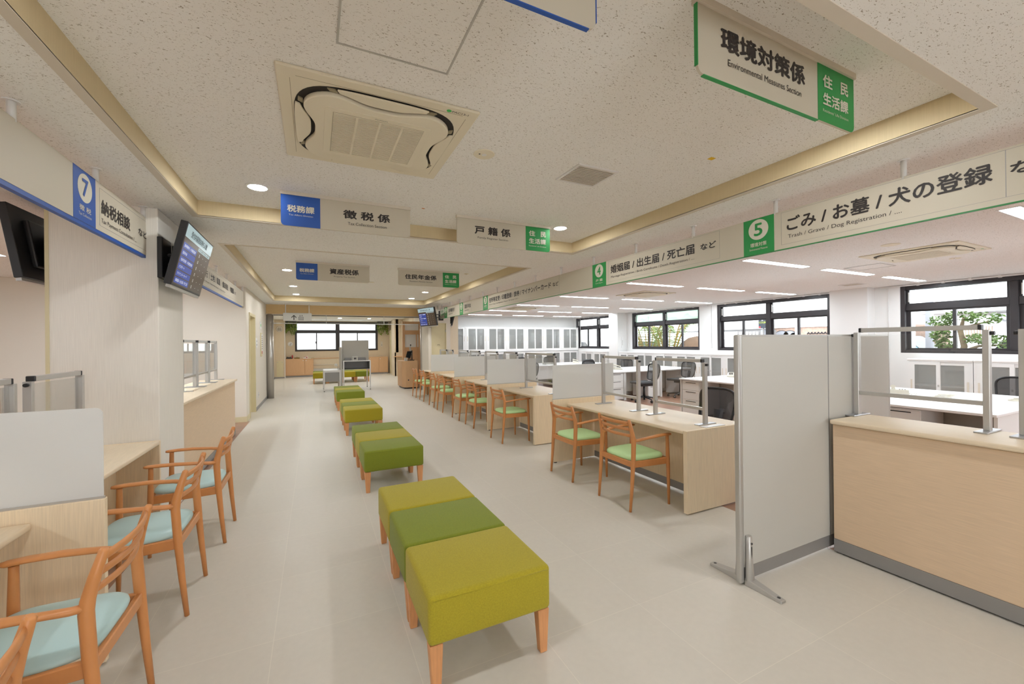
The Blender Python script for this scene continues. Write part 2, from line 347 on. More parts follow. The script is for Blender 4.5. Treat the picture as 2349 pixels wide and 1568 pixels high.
S_('wall_back', B(3.66, XW + .2, YB, YB + .15, 0, ZC), 'wall_white')
WIN = [(12.9, 15.95), (9.13, 12.2), (5.46, 8.49), (1.1, 4.17), (-2.6, 0.45)]  # the last opening is an unseen window added for even daylight
ZS, ZT = 1.15, 2.53
mb = MB().box(XW, XW + .3, -5.2, YB, 0, ZS).box(XW, XW + .3, -5.2, YB, ZT, ZC)
edges = [YB] + [v for a, b in WIN for v in (b, a)] + [-5.2]
for k in range(0, len(edges), 2): mb.box(XW, XW + .3, edges[k + 1], edges[k], ZS, ZT)
S_('wall_window', mb, 'wall_white')
S_('pilaster', B(10.6, XW, 12.5, 13.02, 0, ZC), 'wall_white', label='white pilaster in the window wall near the tall cabinets')
S_('pilaster', B(10.75, XW, 4.6, 5.32, 0, ZC), 'wall_white', label='white pilaster between the middle and the nearest office window')
for i, (y0, y1) in enumerate(WIN):
    x0, x1 = XW + .02, XW + .2; ym = (y0 + y1) / 2
    fr = MB().box(x0, x1, y0, y0 + .07, ZS, ZT).box(x0, x1, y1 - .07, y1, ZS, ZT).box(x0, x1, y0 + .07, y1 - .07, ZT - .08, ZT).box(x0, x1, y0 + .07, y1 - .07, ZS, ZS + .06)
    fr.box(x0 + .04, x1, ym - .05, ym + .05, ZS + .06, ZT - .08)
    for a, b in ((y0 + .07, ym - .05), (ym + .05, y1 - .07)): fr.box(x0 + .06, x1, a, b, 2.03, 2.17)
    w = struct(fr.build('window_%d' % (i + 1), 'black_frame', None, 0.004, 1), ['black framed office window farthest back beside the tall cabinets', 'black framed office window with palm fronds outside', 'black framed office window looking on the brick wall', 'black framed office window nearest, small tree outside', 'unseen office window added for daylight beside the high counter'][i])
    for j, (a, b) in enumerate(((y0 + .07, ym - .05), (ym + .05, y1 - .07))):
        mid = (a + b) / 2
        sa = MB().box(x0 + .09, x0 + .12, a, a + .05, ZS + .06, 2.03).box(x0 + .09, x0 + .12, mid - .02, mid + .03, ZS + .06, 2.03).box(x0 + .09, x0 + .12, a + .05, mid - .02, ZS + .06, ZS + .1).box(x0 + .09, x0 + .12, a + .05, mid - .02, 2.0, 2.03).build('sash', 'black_frame', w)
        B(x0 + .1, x0 + .106, a + .05, mid - .02, ZS + .1, 2.0).build('pane', 'glass_clear', sa)
        sb = MB().box(x0 + .12, x0 + .15, mid - .02, mid + .03, ZS + .06, 2.03).box(x0 + .12, x0 + .15, b - .05, b, ZS + .06, 2.03).box(x0 + .12, x0 + .15, mid + .03, b - .05, ZS + .06, ZS + .1).box(x0 + .12, x0 + .15, mid + .03, b - .05, 2.0, 2.03).build('sash', 'black_frame', w)
        B(x0 + .13, x0 + .136, mid + .03, b - .05, ZS + .1, 2.0).build('pane', 'glass_clear', sb)
        tl = MB().box(x0 + .09, x0 + .13, a, a + .04, 2.17, ZT - .08).box(x0 + .09, x0 + .13, b - .04, b, 2.17, ZT - .08).build('top_light', 'black_frame', w)
        B(x0 + .1, x0 + .106, a + .04, b - .04, 2.17, ZT - .08).build('pane', 'glass_green' if i == 1 else 'glass_clear', tl)
        B(x0 + .05, x0 + .065, b - .05, b - .035, 2.2, 2.4).build('latch', 'alu', w)
    ye = -.26 if i == 0 else .3; yc_ = y1 - .4 if i == 0 else y1 + .18; rl = MB().box(XW - .05, XW - .015, y0 - .3 if i else y0 + .15, y1 + ye, ZC - .035, ZC - .012)
    cr = thing('curtain_rail', (XW - .03, ym, ZC), ['slim white curtain rail above the farthest office window', 'slim white curtain rail above the palm window', 'slim white curtain rail above the brick wall window', 'slim white curtain rail above the nearest office window', 'slim white curtain rail above the unseen added window by the high counter'][i], 'curtain rail', 'curtain rails above the office windows')
    rl.build('rail', 'white_metal', cr); MB().tube([(XW - .03, yc_, ZC - .03), (XW - .03, yc_, 1.35)], 0.007, 6).box(XW - .04, XW - .02, yc_ - .015, yc_ + .015, 1.22, 1.36).build('pull_cord', 'white_metal', cr)
    g = MB()
    for k in range(8): g.box(XW - .055, XW - .01, y0 + .2 + k * (y1 - y0 - .5) / 7 - .02, y0 + .2 + k * (y1 - y0 - .5) / 7 + .02, ZC - .045, ZC)
    g.build('bracket', 'white_metal', cr)
# entrance end behind the camera: wall, with an opening added for daylight
S_('wall_entrance', MB().box(-5.9, -.2, -5.3, -5.2, 0, ZC).box(2.2, XW + .2, -5.3, -5.2, 0, ZC).box(-.2, 2.2, -5.3, -5.2, 2.2, ZC), 'wall_white')
# far end: beam, steel columns, waiting area walls
BY = 12.87
S_('beam', B(-1.17, 3.0, BY, BY + .2, 2.303, ZC), 'beam_wood', label='wooden beam across the far end of the hall')
S_('trim_10', MB().box(-1.17, 3.0, BY - .004, BY + .09, 2.285, 2.303), 'trim_light')
S_('column', MB().tube([(-1.085, 12.93, 0), (-1.085, 12.93, 2.3)], 0.085, 28), 'steel', label='round stainless steel column beside the corridor wall')
S_('column', MB().tube([(3.11, 12.95, 0), (3.11, 12.95, ZC)], 0.085, 28), 'steel', label='round stainless steel column behind the wall monitor')
S_('wall_waiting_left', MB().box(-1.75, -1.55, 13.05, 21.2, 0, ZC).box(-1.75, -1.17, 13.05, 13.1, 0, ZC).box(-1.55, -1.16, 20.45, 21.2, 0, ZC), 'wall_beige')
S_('trim_11', MB().box(-1.57, -1.53, 17.6, 17.8, 0, ZC).box(-1.175, -1.15, 20.43, 20.5, 0, ZC), 'white_metal')
S_('baseboard_waiting', MB().box(-1.55, -1.155, 20.435, 20.45, 0, 0.06).box(-1.55, -1.538, 13.2, 20.45, 0, 0.07), 'kick_gray')
FY = 21.15
WX0, WX1, WZ0, WZ1 = -0.79, 2.83, 1.15, 2.52
S_('wall_far', MB().box(-1.75, WX0, FY, FY + .2, 0, ZC).box(WX1, 3.5, FY, FY + .2, 0, ZC).box(WX0, WX1, FY, FY + .2, 0, WZ0).box(WX0, WX1, FY, FY + .2, WZ1, ZC), 'wall_beige')
fr = MB(); yf0, yf1 = FY - .02, FY + .1
fr.box(WX0, WX0 + .08, yf0, yf1, WZ0, WZ1).box(WX1 - .1, WX1, yf0, yf1, WZ0, WZ1).box(WX0 + .08, WX1 - .1, yf0, yf1, WZ1 - .09, WZ1).box(WX0 + .08, WX1 - .1, yf0, yf1, WZ0, WZ0 + .08)
fr.box(0.92, 1.09, yf0, yf1, WZ0 + .08, WZ1 - .09).box(WX0 + .08, 0.92, yf0, yf1, 1.985, 2.125).box(1.09, WX1 - .1, yf0, yf1, 1.985, 2.125)
w = struct(fr.build('window_6', 'black_frame', None, 0.004, 1), 'wide black window with milky panes at the far end')
for a, b, z0, z1 in ((WX0 + .08, 0.08, WZ0 + .08, 1.985), (0.12, 0.92, WZ0 + .08, 1.985), (1.09, 1.87, WZ0 + .08, 1.985), (1.91, WX1 - .1, WZ0 + .08, 1.985), (WX0 + .08, 0.92, 2.125, WZ1 - .09), (1.09, WX1 - .1, 2.125, WZ1 - .09)):
    B(a, b, FY + .03, FY + .04, z0, z1).build('pane', 'glass_milk', w)
for x in (0.08, 1.87): B(x, x + .04, FY + .01, FY + .06, WZ0 + .08, 1.985).build('sash', 'black_frame', w)
B(0.05, 0.085, FY - .02, FY + .01, 1.5, 1.6).build('latch', 'black_plastic', w)
# right side of the waiting area
S_('wall_waiting_right', MB().box(3.42, 3.5, 19.65, FY, 0, ZC).box(3.3, 3.42, 18.85, 18.95, 0, ZC).box(3.25, 3.62, 18.8, 18.85, 0, 1.06).box(3.25, 3.3, 18.8, 19.65, 0, ZC).box(3.62, 3.72, 15.2, 18.85, 0, ZC).box(3.3, 3.62, 18.85, 18.9, 1.05, ZC).box(3.72, 5.0, 15.1, 15.2, 0, ZC), 'wall_beige')
d = struct(B(3.36, 3.4, 19.7, 20.6, 0.01, 2.05).build('door_3', 'door_beige'), 'beige door in the right wall of the waiting area')
MB().box(3.33, 3.42, 19.64, 19.7, 0, 2.1).box(3.33, 3.42, 20.6, 20.66, 0, 2.1).box(3.33, 3.42, 19.7, 20.6, 2.05, 2.1).build('frame', 'door_beige', d)
MB().tube([(3.36, 19.8, 1.02), (3.31, 19.8, 1.02), (3.31, 19.92, 1.02)], 0.011, 8).box(3.35, 3.362, 19.78, 19.82, 1.08, 1.12).build('handle', 'black_plastic', d)
sh = tag(MB().box(3.2, 3.62, 18.6, 19.0, 0.86, 0.9).build('shelf_board', 'cab_wood', None, 0.01), 'small wooden shelf board on the waiting area wall', 'shelf')
# wood framed interior window with white panes
g = thing('interior_window', (3.15, 14.9, 0), 'wood framed interior window with white panes behind the reception kiosk', 'window', None)
MB().box(2.84, 2.93, 14.87, 14.93, 0, 2.25).box(3.42, 3.48, 14.87, 14.93, 0, 2.25).box(2.93, 3.42, 14.87, 14.93, 1.78, 1.93).box(2.93, 3.42, 14.87, 14.93, 2.16, 2.25).box(3.33, 3.36, 14.88, 14.92, 1.32, 1.78).build('frame', 'cab_wood', g)
for a in ((2.93, 3.42, 1.93, 2.16), (2.93, 3.33, 1.32, 1.78), (3.36, 3.42, 1.32, 1.78)): B(a[0], a[1], 14.895, 14.905, a[2], a[3]).build('pane', 'white_metal', g)
B(2.93, 3.42, 14.88, 14.92, 0, 1.32).build('lower_panel', 'cab_wood', g)
# hanging smoke screen of clear glass under the beam
g = thing('smoke_screen', (0.9, BY + .1, 2.303), 'clear glass smoke screen hanging under the wooden beam', 'glass screen')
for a, b in ((-1.0, 0.315), (0.325, 1.92), (1.93, 3.0)): B(a, b, BY + .085, BY + .095, 2.06, 2.3).build('pane', 'glass_clear', g)
B(-1.17, 3.0, BY + .075, BY + .105, 2.04, 2.06).build('bottom_rail', 'alu', g)
for x in (0.32, 1.925): B(x - .006, x + .006, BY + .08, BY + .1, 2.06, 2.3).build('joint_strip', 'alu', g)
B(-1.0, 3.0, BY + .1, BY + .16, 2.27, 2.303).build('top_channel', 'dark_slot', g)

# ------------------------------------------------------------------ armchairs (local +X is the way the sitter faces)
def make_chair(name, cush, label, group):
    r = thing(name, (0, 0, 0), label, 'chair', group)
    for s in (-1, 1):
        MB().tube([(0, .211 * s, 0), (0.019, .213 * s, .2), (0.037, .213 * s, .43), (0.046, .21 * s, .58), (0.042, .209 * s, .62), (0.026, .206 * s, .69), (0.003, .203 * s, .772), (0.001, .2028 * s, .78)],
                  [.0115, .0155, .02, .021, .0205, .018, .014, .009], 12).build('leg', 'wood_chair', r)
        MB().tube([(.425, .232 * s, 0), (.422, .232 * s, .2), (.418, .231 * s, .4), (.415, .229 * s, .6), (.415, .229 * s, .612)], [.011, .0145, .018, .0145, .0145], 12).build('leg', 'wood_chair', r)
        pts = [(.035, .211 * s, .598), (.08, .222 * s, .6), (.16, .236 * s, .612), (.28, .24 * s, .622), (.38, .236 * s, .624), (.435, .23 * s, .622), (.452, .228 * s, .622)]
        MB().tube(pts, [(.013, .014), (.013, .016), (.011, .022), (.011, .029), (.011, .03), (.011, .026), (.008, .014)], 12, side=(0, 0, 1)).build('armrest', 'wood_chair', r)
    for z, h, x, bow in ((.747, .0155, .012, .03), (.694, .0135, .026, .034), (.638, .0135, .04, .036)):
        pts = [(x - bow * (1 - (k / 4 - 1) ** 2), .205 * (k / 4 - 1), z) for k in range(9)]
        MB().tube(pts, [(h, .0065)] * 9, 10, side=(0, 0, 1)).build('back_slat', 'wood_chair', r)
    mb = MB()
    for s in (-1, 1): mb.hexa([(.04, .2 * s - .011, .365), (.04, .2 * s + .011, .365), (.415, .222 * s + .011, .36), (.415, .222 * s - .011, .36), (.04, .2 * s - .011, .42), (.04, .2 * s + .011, .42), (.415, .222 * s + .011, .415), (.415, .222 * s - .011, .415)])
    mb.box(.024, .046, -.205, .205, .37, .418).box(.405, .427, -.225, .225, .362, .415)
    mb.build('seat_rail', 'wood_chair', r, .004, 1)
    vs = []; fs = []; N = 14; J = 7      # domed cushion: rings of a rounded rectangle
    def ring(sc, z):
        o = []
        for k in range(4 * N):
            a = 2 * PI * k / (4 * N); ca, sa = math.cos(a), math.sin(a); e = 0.42
            px = abs(ca) ** e * (1 if ca >= 0 else -1); py = abs(sa) ** e * (1 if sa >= 0 else -1)
            hw = .2 + .018 * (px * .5 + .5)
            o.append((.232 + .195 * sc * px, hw * sc * py, z))
        return o
    for sc, z in ((.9, .41), (.985, .418), (1.0, .428), (.985, .441), (.93, .452), (.8, .459), (.55, .464), (.25, .466)): vs += ring(sc, z)
    R_ = 4 * N
    for i in range(7):
        for k in range(R_): fs.append((i * R_ + k, i * R_ + (k + 1) % R_, (i + 1) * R_ + (k + 1) % R_, (i + 1) * R_ + k))
    m_ = MB().add(vs, fs, True); m_.f += [tuple(range(R_))[::-1], tuple(range(7 * R_, 8 * R_))]; m_.sm += [False, True]
    m_.build('seat_cushion', cush, r)
    return r
gchair = make_chair('armchair', 'vinyl_green', '', 'wooden armchairs with green seats along the right counter desks'); used = []
for x, y, lb in ((2.405, 2.91, 'orange wood armchair with green seat, nearest the tall beige partition'),
                 (2.39, 3.75, 'orange wood armchair with green seat, second from the tall beige partition'),
                 (2.415, 5.56, 'orange wood armchair with green seat standing alone at the short middle desk'),
                 (2.42, 6.745, 'orange wood armchair with green seat, nearer of two at the third desk'),
                 (2.42, 7.52, 'orange wood armchair with green seat, farther of two at the third desk'),
                 (2.4, 8.54, 'orange wood armchair with green seat, nearer of two at the fourth desk'),
                 (2.42, 9.31, 'orange wood armchair with green seat, farther of two at the fourth desk'),
                 (2.445, 10.37, 'orange wood armchair with green seat, next to last towards the reception kiosk'),
                 (2.435, 11.18, 'orange wood armchair with green seat, last in the row beside the reception kiosk')):
    place(gchair, used, (x, y, 0), 0, lb)
bchair = make_chair('armchair', 'vinyl_blue', '', 'wooden armchairs with pale blue seats along the left counter'); used = []
for x, y, lb in ((-.645, 1.25, 'orange wood armchair with pale blue seat, mostly cut off at the bottom left corner'),
                 (-.635, 2.03, 'orange wood armchair with pale blue seat right in front of the frosted screen'),
                 (-.63, 2.965, 'orange wood armchair with pale blue seat, second from the far end on the left'),
                 (-.605, 3.85, 'orange wood armchair with pale blue seat by the wide pillar, farthest on the left')):
    place(bchair, used, (x, y, 0), PI, lb)

# ------------------------------------------------------------------ upholstered stools
def make_stool(fab):
    r = thing('bench_stool', (0, 0, 0), '', 'stool', 'upholstered stools down the middle of the hall')
    B(-.29, .29, -.2445, .2445, .2, .405).build('seat', fab, r, .022, 4)
    for s in (-1, 1): MB().tube([(-.272, .2418 * s, .388), (.272, .2418 * s, .388)], .0035, 6).build('piping', fab, r)
    for sx in (-1, 1):
        for sy in (-1, 1):
            x, y = .285 * sx, .235 * sy; a, b = .058 * sx, .05 * sy; c, d = .036 * sx, .034 * sy
            MB().hexa([(x - .012 * sx, y, 0), (x - .012 * sx - c, y, 0), (x - .012 * sx - c, y - d, 0), (x - .012 * sx, y - d, 0), (x, y, .2), (x - a, y, .2), (x - a, y - b, .2), (x, y - b, .2)]).build('leg', 'wood_leg', r, .003, 1)
    return r
sty, stg = make_stool('fabric_yellow'), make_stool('fabric_green'); uy, ug = [], []
rows = [(0.70, 1.655 + .2455, 'YGY', 'front'), (0.715, 4.19 + .2455, 'GYG', 'second'), (0.715, 6.98 + .2455, 'YGY', 'third'), (0.72, 9.68 + .2455, 'GYG', 'fourth')]
nm = {'Y': 'yellow-green', 'G': 'dark green'}
pos = {'front': ('nearest and largest, at the front of the hall', 'in the middle of the nearest bench', 'at the far end of the nearest bench'),
       'second': ('at the near end of the second bench', 'in the middle of the second bench', 'at the far end of the second bench'),
       'third': ('at the near end of the third bench', 'in the middle of the third bench', 'at the far end of the third bench'),
       'fourth': ('at the near end of the fourth bench', 'in the middle of the fourth bench', 'at the far end of the fourth bench')}
for x, y, seq, row in rows:
    for k, ch in enumerate(seq):
        place(sty if ch == 'Y' else stg, uy if ch == 'Y' else ug, (x, y + k * .492, 0), 0, '%s upholstered stool on tapered wooden legs, %s' % (nm[ch], pos[row][k]))
wl = ('first from the left', 'second from the left', 'third from the left', 'fourth from the left')
for j, (y0, seq, rn) in enumerate(((16.95, 'YGYG', 'front waiting row'), (17.75, 'GYGY', 'rear waiting row'))):
    for k, ch in enumerate(seq):
        place(sty if ch == 'Y' else stg, uy if ch == 'Y' else ug, (0.19 + k * .494, y0 + k * .03, 0), PI / 2, '%s stool behind the writing table, %s in the %s' % (nm[ch], wl[k], rn), 'stools in the far waiting area')

# ------------------------------------------------------------------ counter desks with dividers, right side
DX0, DX1 = 2.765, 3.52
def desk(y0, y1, label, ends, x0=DX0, x1=DX1, mx=3.155, sgn=1):
    r = thing('counter_desk', ((x0 + x1) / 2, (y0 + y1) / 2, 0), label, 'desk', 'low ash counter desks')
    B(x0, x1, y0 + (.04 if 'n' in ends else 0), y1 - (.03 if 'f' in ends else 0), .668, .698).build('tabletop', 'ash_top', r, .008, 3)
    if 'n' in ends: B(x0 + .002 * sgn, x1, y0, y0 + .04, 0.012, .698).build('end_panel', 'ash_side', r, .002, 1)
    if 'f' in ends: B(x0 + .002 * sgn, x1, y1 - .03, y1, 0.012, .698).build('end_panel', 'ash_side', r, .002, 1)
    B(mx, mx + .02, y0 + .04, y1 - .02, .09, .668).build('modesty_panel', 'ash_side', r)
    B(mx - .004 * sgn, mx + .02, y0 + .04, y1 - .02, .02, .09).build('kick_plate', 'kick_gray', r)
    B(x0 + .2 * sgn, x1 - .1 * sgn, (y0 + y1) / 2 - .02, (y0 + y1) / 2 + .02, .63, .668).build('cross_rail', 'kick_gray', r)
    return r
desk(2.42, 4.195, 'low ash counter desk nearest the tall beige partition, two seats wide', 'n')
desk(5.03, 6.255, 'short ash counter desk with a single green chair in front', 'n')
desk(6.29, 8.03, 'third low ash counter desk, after the short one', '')
desk(8.065, 9.87, 'fourth low ash counter desk, after the short one', '')
desk(9.905, 11.5, 'last low ash counter desk beside the closet door', 'f')
def divider(y, x0, x1, label, rad=0.0, group='frosted desk dividers'):
    r = thing('desk_divider', ((x0 + x1) / 2, y, 0), label, 'divider', group)
    B(min(x0, x1), max(x0, x1), y - .016, y + .016, 0.012, .758).build('base_panel', 'ash_side', r, .003, 2)
    MB().box(x0 + (.02 if x0 < x1 else -.02), x0 + (.05 if x0 < x1 else -.05), y - .012, y + .012, 0, .012).box(x1 - .05, x1 - .02, y - .012, y + .012, 0, .012).build('foot_pad', 'dark_gray', r)
    B(min(x0, x1) + .004, max(x0, x1) - .004, y - .006, y + .006, .758, .768).build('channel', 'alu', r)
    P = facing('-y', (0, y, 0)); plate(P, min(x0, x1) + .008, max(x0, x1) - .008, .762, 1.172, -.003, .003, (0, 0, rad, 0)).build('frosted_screen', 'glass_frost', r)
    return r
for y, lb in ((4.213, 'frosted screen on ash panel ending the nearest right desk'), (6.273, 'frosted screen on ash panel behind the lone green chair'),
              (8.048, 'frosted screen on ash panel between the third and fourth right desks'), (9.888, 'frosted screen on ash panel between the last two right desks')):
    divider(y, 2.565, 3.5, lb)
divider(2.51, -.868, -1.83, 'frosted screen with rounded corner on ash panel at the left counter', .03)

# ------------------------------------------------------------------ clear barriers in aluminium frames
def barrier(x, ya, yb, z0, h, rail, label, group, fx=.11):
    r = thing('clear_barrier', (x, (ya + yb) / 2, z0), label, 'barrier', group)
    ya, yb = min(ya, yb), max(ya, yb); w = .014; zt = z0 + h
    for y in (ya, yb):
        P = B(x - .02, x + .02, y - w, y + w, z0 + .008, zt - .03).build('post', 'alu', r, .002, 1)
        B(x - fx, x + fx, y - .028, y + .028, z0, z0 + .009).build('foot_plate', 'alu_bright', P, .002, 1)
    B(x - .018, x + .018, ya + .03, yb - .03, zt - .03, zt).build('top_rail', 'alu', r, .002, 1)
    B(x - .014, x + .014, ya + w, yb - w, z0 + rail - .013, z0 + rail + .013).build('lower_rail', 'alu', r, .002, 1)
    for y, s in ((ya, -1), (yb, 1)):
        c = B(x - .0205, x + .0205, y - .016 * s, y + .031 * -s, zt - .031, zt + .001).build('corner_cap', 'black_plastic', r, .004, 2)
        MB().tube([(x, y + w * s, zt - .05), (x, y + (w + .018) * s, zt - .05)], .011, 10).build('knob', 'black_plastic', c)
    B(x - .002, x + .002, ya + w, yb - w, z0 + rail + .013, zt - .045).build('acrylic_sheet', 'glass_clear', r)
    return r
gr = 'clear barriers on the low right desks'
for ya, yb, lb in ((2.555, 3.15, 'clear aluminium framed barrier nearest the partition on the first right desk'), (3.392, 3.99, 'clear aluminium framed barrier beside the first frosted screen on the right'),
                   (5.09, 6.0, 'wide clear barrier on the short middle desk'), (6.33, 6.85, 'nearer clear barrier on the third right desk'), (7.17, 7.765, 'farther clear barrier on the third right desk'),
                   (8.095, 8.68, 'nearer clear barrier on the fourth right desk'), (8.83, 9.47, 'farther clear barrier on the fourth right desk'),
                   (9.95, 10.37, 'nearer clear barrier on the last right desk'), (10.49, 11.1, 'farthest clear barrier on the last right desk')):
    barrier(3.155, ya, yb, .698, .584, .135, lb, gr)
barrier(3.505, .935, 1.563, .905, .62, .162, 'large clear barrier in aluminium frame on the high right counter', 'clear barriers on the high counters')
barrier(3.505, .15, .80, .905, .62, .162, 'clear barrier cut by the right edge, on the high right counter', 'clear barriers on the high counters')
barrier(-1.5, 3.37, 3.95, .698, .585, .135, 'clear barrier nearer the pillar, behind the left frosted screen', 'clear barriers on the left desks')
barrier(-1.5, 2.62, 3.215, .698, .585, .135, 'clear barrier at the left edge behind the frosted screen', 'clear barriers on the left desks')

# ------------------------------------------------------------------ left desks and counters
desk(2.535, 4.19, 'low ash counter desk against the wide pillar on the left', 'f', x0=-1.115, x1=-1.77, mx=-1.4, sgn=-1)
desk(0.8, 2.485, 'low ash counter desk in front of the left frosted screen, mostly out of frame', '', x0=-1.1, x1=-1.77, mx=-1.4, sgn=-1)
def counter(name_label, x0, x1, y0, y1, h, side):
    r = thing('high_counter', ((x0 + x1) / 2, (y0 + y1) / 2, 0), name_label, 'counter', 'high wood counters')
    s = 1 if x1 > x0 else -1
    B(x0, x1, y0, y1, h - .03, h).build('counter_top', 'ash_top', r, .008, 3)
    B(x0 + .035 * s, x1 - .01 * s, y0 + .002, y1 - .002, .095, h - .036).build('front_panel', 'ash_front', r, .002, 1)
    B(x0 + .03 * s, x1 - .012 * s, y0 + .004, y1 - .004, .012, .095).build('kick_plate', 'kick_gray', r)
    B(x0 + .05 * s, x1 - .03 * s, y0 + .01, y1 - .01, 0, .012).build('base', 'black_plastic', r)
    B(x0 + .045 * s, x1 - .012 * s, y0 + .004, y1 - .004, h - .036, h - .03).build('shadow_gap', 'dark_slot', r)
    return r
counter('long high ash counter at the right edge, beside the tall beige partition', 3.145, 3.6, -.9, 1.565, .905, 1)
counter('high ash counter on the left beyond the wide pillar', -1.14, -1.66, 4.9, 8.0, .905, -1)
B_ = 'clear barriers on the far left counter'
for ya, yb, lb in ((6.08, 6.67, 'clear barrier on the far left counter, partly hidden by the pillar'), (6.76, 7.35, 'second clear barrier on the far left counter'), (7.44, 7.95, 'clear barrier at the far end of the far left counter')):
    barrier(-1.42, ya, yb, .905, .62, .162, lb, B_)

# ------------------------------------------------------------------ tall beige partition with T feet
r = thing('partition', (3.0, 1.6, 0), 'tall beige free-standing partition on silver T feet', 'partition')
PYF, PYB = 1.592, 1.622
B(2.285, 3.19, PYF, PYB, .1, 1.47).build('panel', 'panel_beige', r, .003, 2)
B(3.196, 4.03, PYF, PYB, .1, 1.47).build('panel', 'panel_beige', r, .003, 2)
B(2.29, 4.02, PYF + .003, PYB - .003, .022, .1).build('kick_strip', 'kick_gray', r)
B(2.25, 2.285, PYF - .002, PYB + .002, .012, 1.482).build('end_post', 'alu', r, .008, 3)
B(2.285, 4.03, PYF + .001, PYB - .001, 1.47, 1.482).build('top_trim', 'alu', r)
B(4.03, 4.045, PYF, PYB, .012, 1.482).build('end_trim', 'alu', r)
B(3.189, 3.197, PYF - .001, PYB + .001, .1, 1.475).build('joint_strip', 'kick_gray', r)
for s, y in ((-1, PYF), (1, PYB)):
    mb = MB()
    mb.tube([(2.31, y + .012 * s, .29), (2.31, y + .014 * s, .15), (2.31, y + .018 * s, .03)], [(.02, .016), (.024, .018), (.032, .022)], 12, side=(1, 0, 0))
    mb.hexa([(2.28, y + .002 * s, 0), (2.345, y + .002 * s, 0), (2.333, y + .21 * s, 0), (2.287, y + .21 * s, 0), (2.284, y + .002 * s, .042), (2.341, y + .002 * s, .042), (2.328, y + .21 * s, .016), (2.291, y + .21 * s, .016)])
    ft = mb.build('foot', 'alu', r, .003, 1)
    mb = MB()
    for z in (.25, .1): mb.tube([(2.31, y + .026 * s, z), (2.31, y + .034 * s, z)], .006, 8)
    mb.box(2.306, 2.314, y + .02 * s, y + .031 * s, .12, .23); mb.tube([(2.309, y + .185 * s, .012), (2.309, y + .185 * s, .0205)], .009, 10)
    mb.build('screw', 'dark_gray', ft)

# ------------------------------------------------------------------ long sign bands on the counters' edge
def band(x, y0, y1, z0, z1, face, label, edge, poles, name='counter_sign_band'):
    r = thing(name, (x, (y0 + y1) / 2, z1), label, 'sign')
    P = facing(face, (x, 0, 0)); a = (-y1, -y0) if face == '-x' else (y0, y1)
    plate(P, a[0], a[1], z0, z1, -.03, 0, (.03, .03, .03, .03)).build('panel', 'sign_plate', r)
    if face == '+x': B(x - .028, x - .002, y0, y1 - .13, z0 - .022, z0).build('edge_strip', edge, r)
    else: B(x + .002, x + .028, y0 + .02, y1 - .02, z0 - .005, z0).build('edge_strip', edge, r)
    for y in poles:
        MB().tube([(x - .015 if face == '+x' else x + .015, y, z1 - .01), (x - .015 if face == '+x' else x + .015, y, ZC)], .016, 10).tube([(x - .015 if face == '+x' else x + .015, y, ZC - .006), (x - .015 if face == '+x' else x + .015, y, ZC)], .03, 12).build('hanger_pole', 'white_metal', r)
    return r, P
def numplate(r, P, a0, a1, z0, z1, num, jp, en, col, ink):
    cx, wd = (a0 + a1) / 2, a1 - a0
    o = plate(P, a0, a1, z0, z1, 0, .0015).build('number_plate', col, r)
    disc(P, cx, z0 + .2, .083, .083, .0015, .0025).build('number_disc', 'ink_pale', o)
    w = .022 if num == '1' else .036
    txt(o, num, P, cx - w, cx + w, z0 + .148, z0 + .252, col, .02, .0035)
    txt(o, jp, P, cx - .068, cx + .068, z0 + .062, z0 + .096, ink, .014, .0025)
    txt(o, en, P, cx - .075, cx + .075, z0 + .034, z0 + .05, ink, .0, .0025)
def inset(r, P, a0, a1, z0, z1):
    t = .0015; mb = MB()
    for b in ((a0, a1, z0, z0 + t), (a0, a1, z1 - t, z1), (a0, a0 + t, z0, z1), (a1 - t, a1, z0, z1)): plate(P, b[0], b[1], b[2], b[3], 0, .0008, mb=mb)
    mb.build('inset_line', 'kick_gray', r)
r, P = band(3.3, -1.2, 11.6, 2.158, 2.452, '-x', 'very long beige sign band over the right counters, green numbers one to five', 'sign_green', [0.44 + .785 * k for k in range(15)])
J0, J1, E0, E1 = 2.285, 2.385, 2.224, 2.256
numplate(r, P, -2.27, -2.015, 2.158, 2.452, '5', '環境対策', 'Environmental Measures', 'sign_green', 'ink_pale')
txt(r, 'ごみ / お墓 / 犬の登録', P, -1.918, -.85, J0, J1 + .01, 'ink_dark'); txt(r, 'Trash / Grave / Dog Registration / ....', P, -1.91, -1.23, E0, E1 + .004, 'ink_dark', .0)
txt(r, 'など', P, -.79, -.60, 2.3, 2.365, 'ink_dark'); inset(r, P, -1.96, -.805, 2.19, 2.44); inset(r, P, -.805, -.5, 2.19, 2.44)
numplate(r, P, -4.371, -4.095, 2.158, 2.452, '4', '戸 籍', 'Family Register', 'sign_green', 'ink_pale')
txt(r, '婚姻届 / 出生届 / 死亡届', P, -4.006, -2.771, J0, J1, 'ink_dark'); txt(r, 'Marriage Registration / Birth Certificate / Death Registration / ....', P, -4.0, -2.773, E0, E1, 'ink_dark', .0)
txt(r, 'など', P, -2.703, -2.535, 2.3, 2.36, 'ink_dark'); inset(r, P, -4.05, -2.5, 2.19, 2.44)
numplate(r, P, -8.242, -7.97, 2.158, 2.452, '3', '住民登録', 'Resident Registration', 'sign_green', 'ink_pale')
txt(r, '住所等変更 / 印鑑登録 / 旅券 / マイナンバーカード', P, -7.902, -5.419, J0, J1, 'ink_dark'); txt(r, 'Address Change / Seal Registration / Passport / My Number Card / ....', P, -7.9, -6.5, E0, E1, 'ink_dark', .0)
txt(r, 'など', P, -5.367, -5.205, 2.3, 2.36, 'ink_dark'); inset(r, P, -7.94, -5.18, 2.19, 2.44)
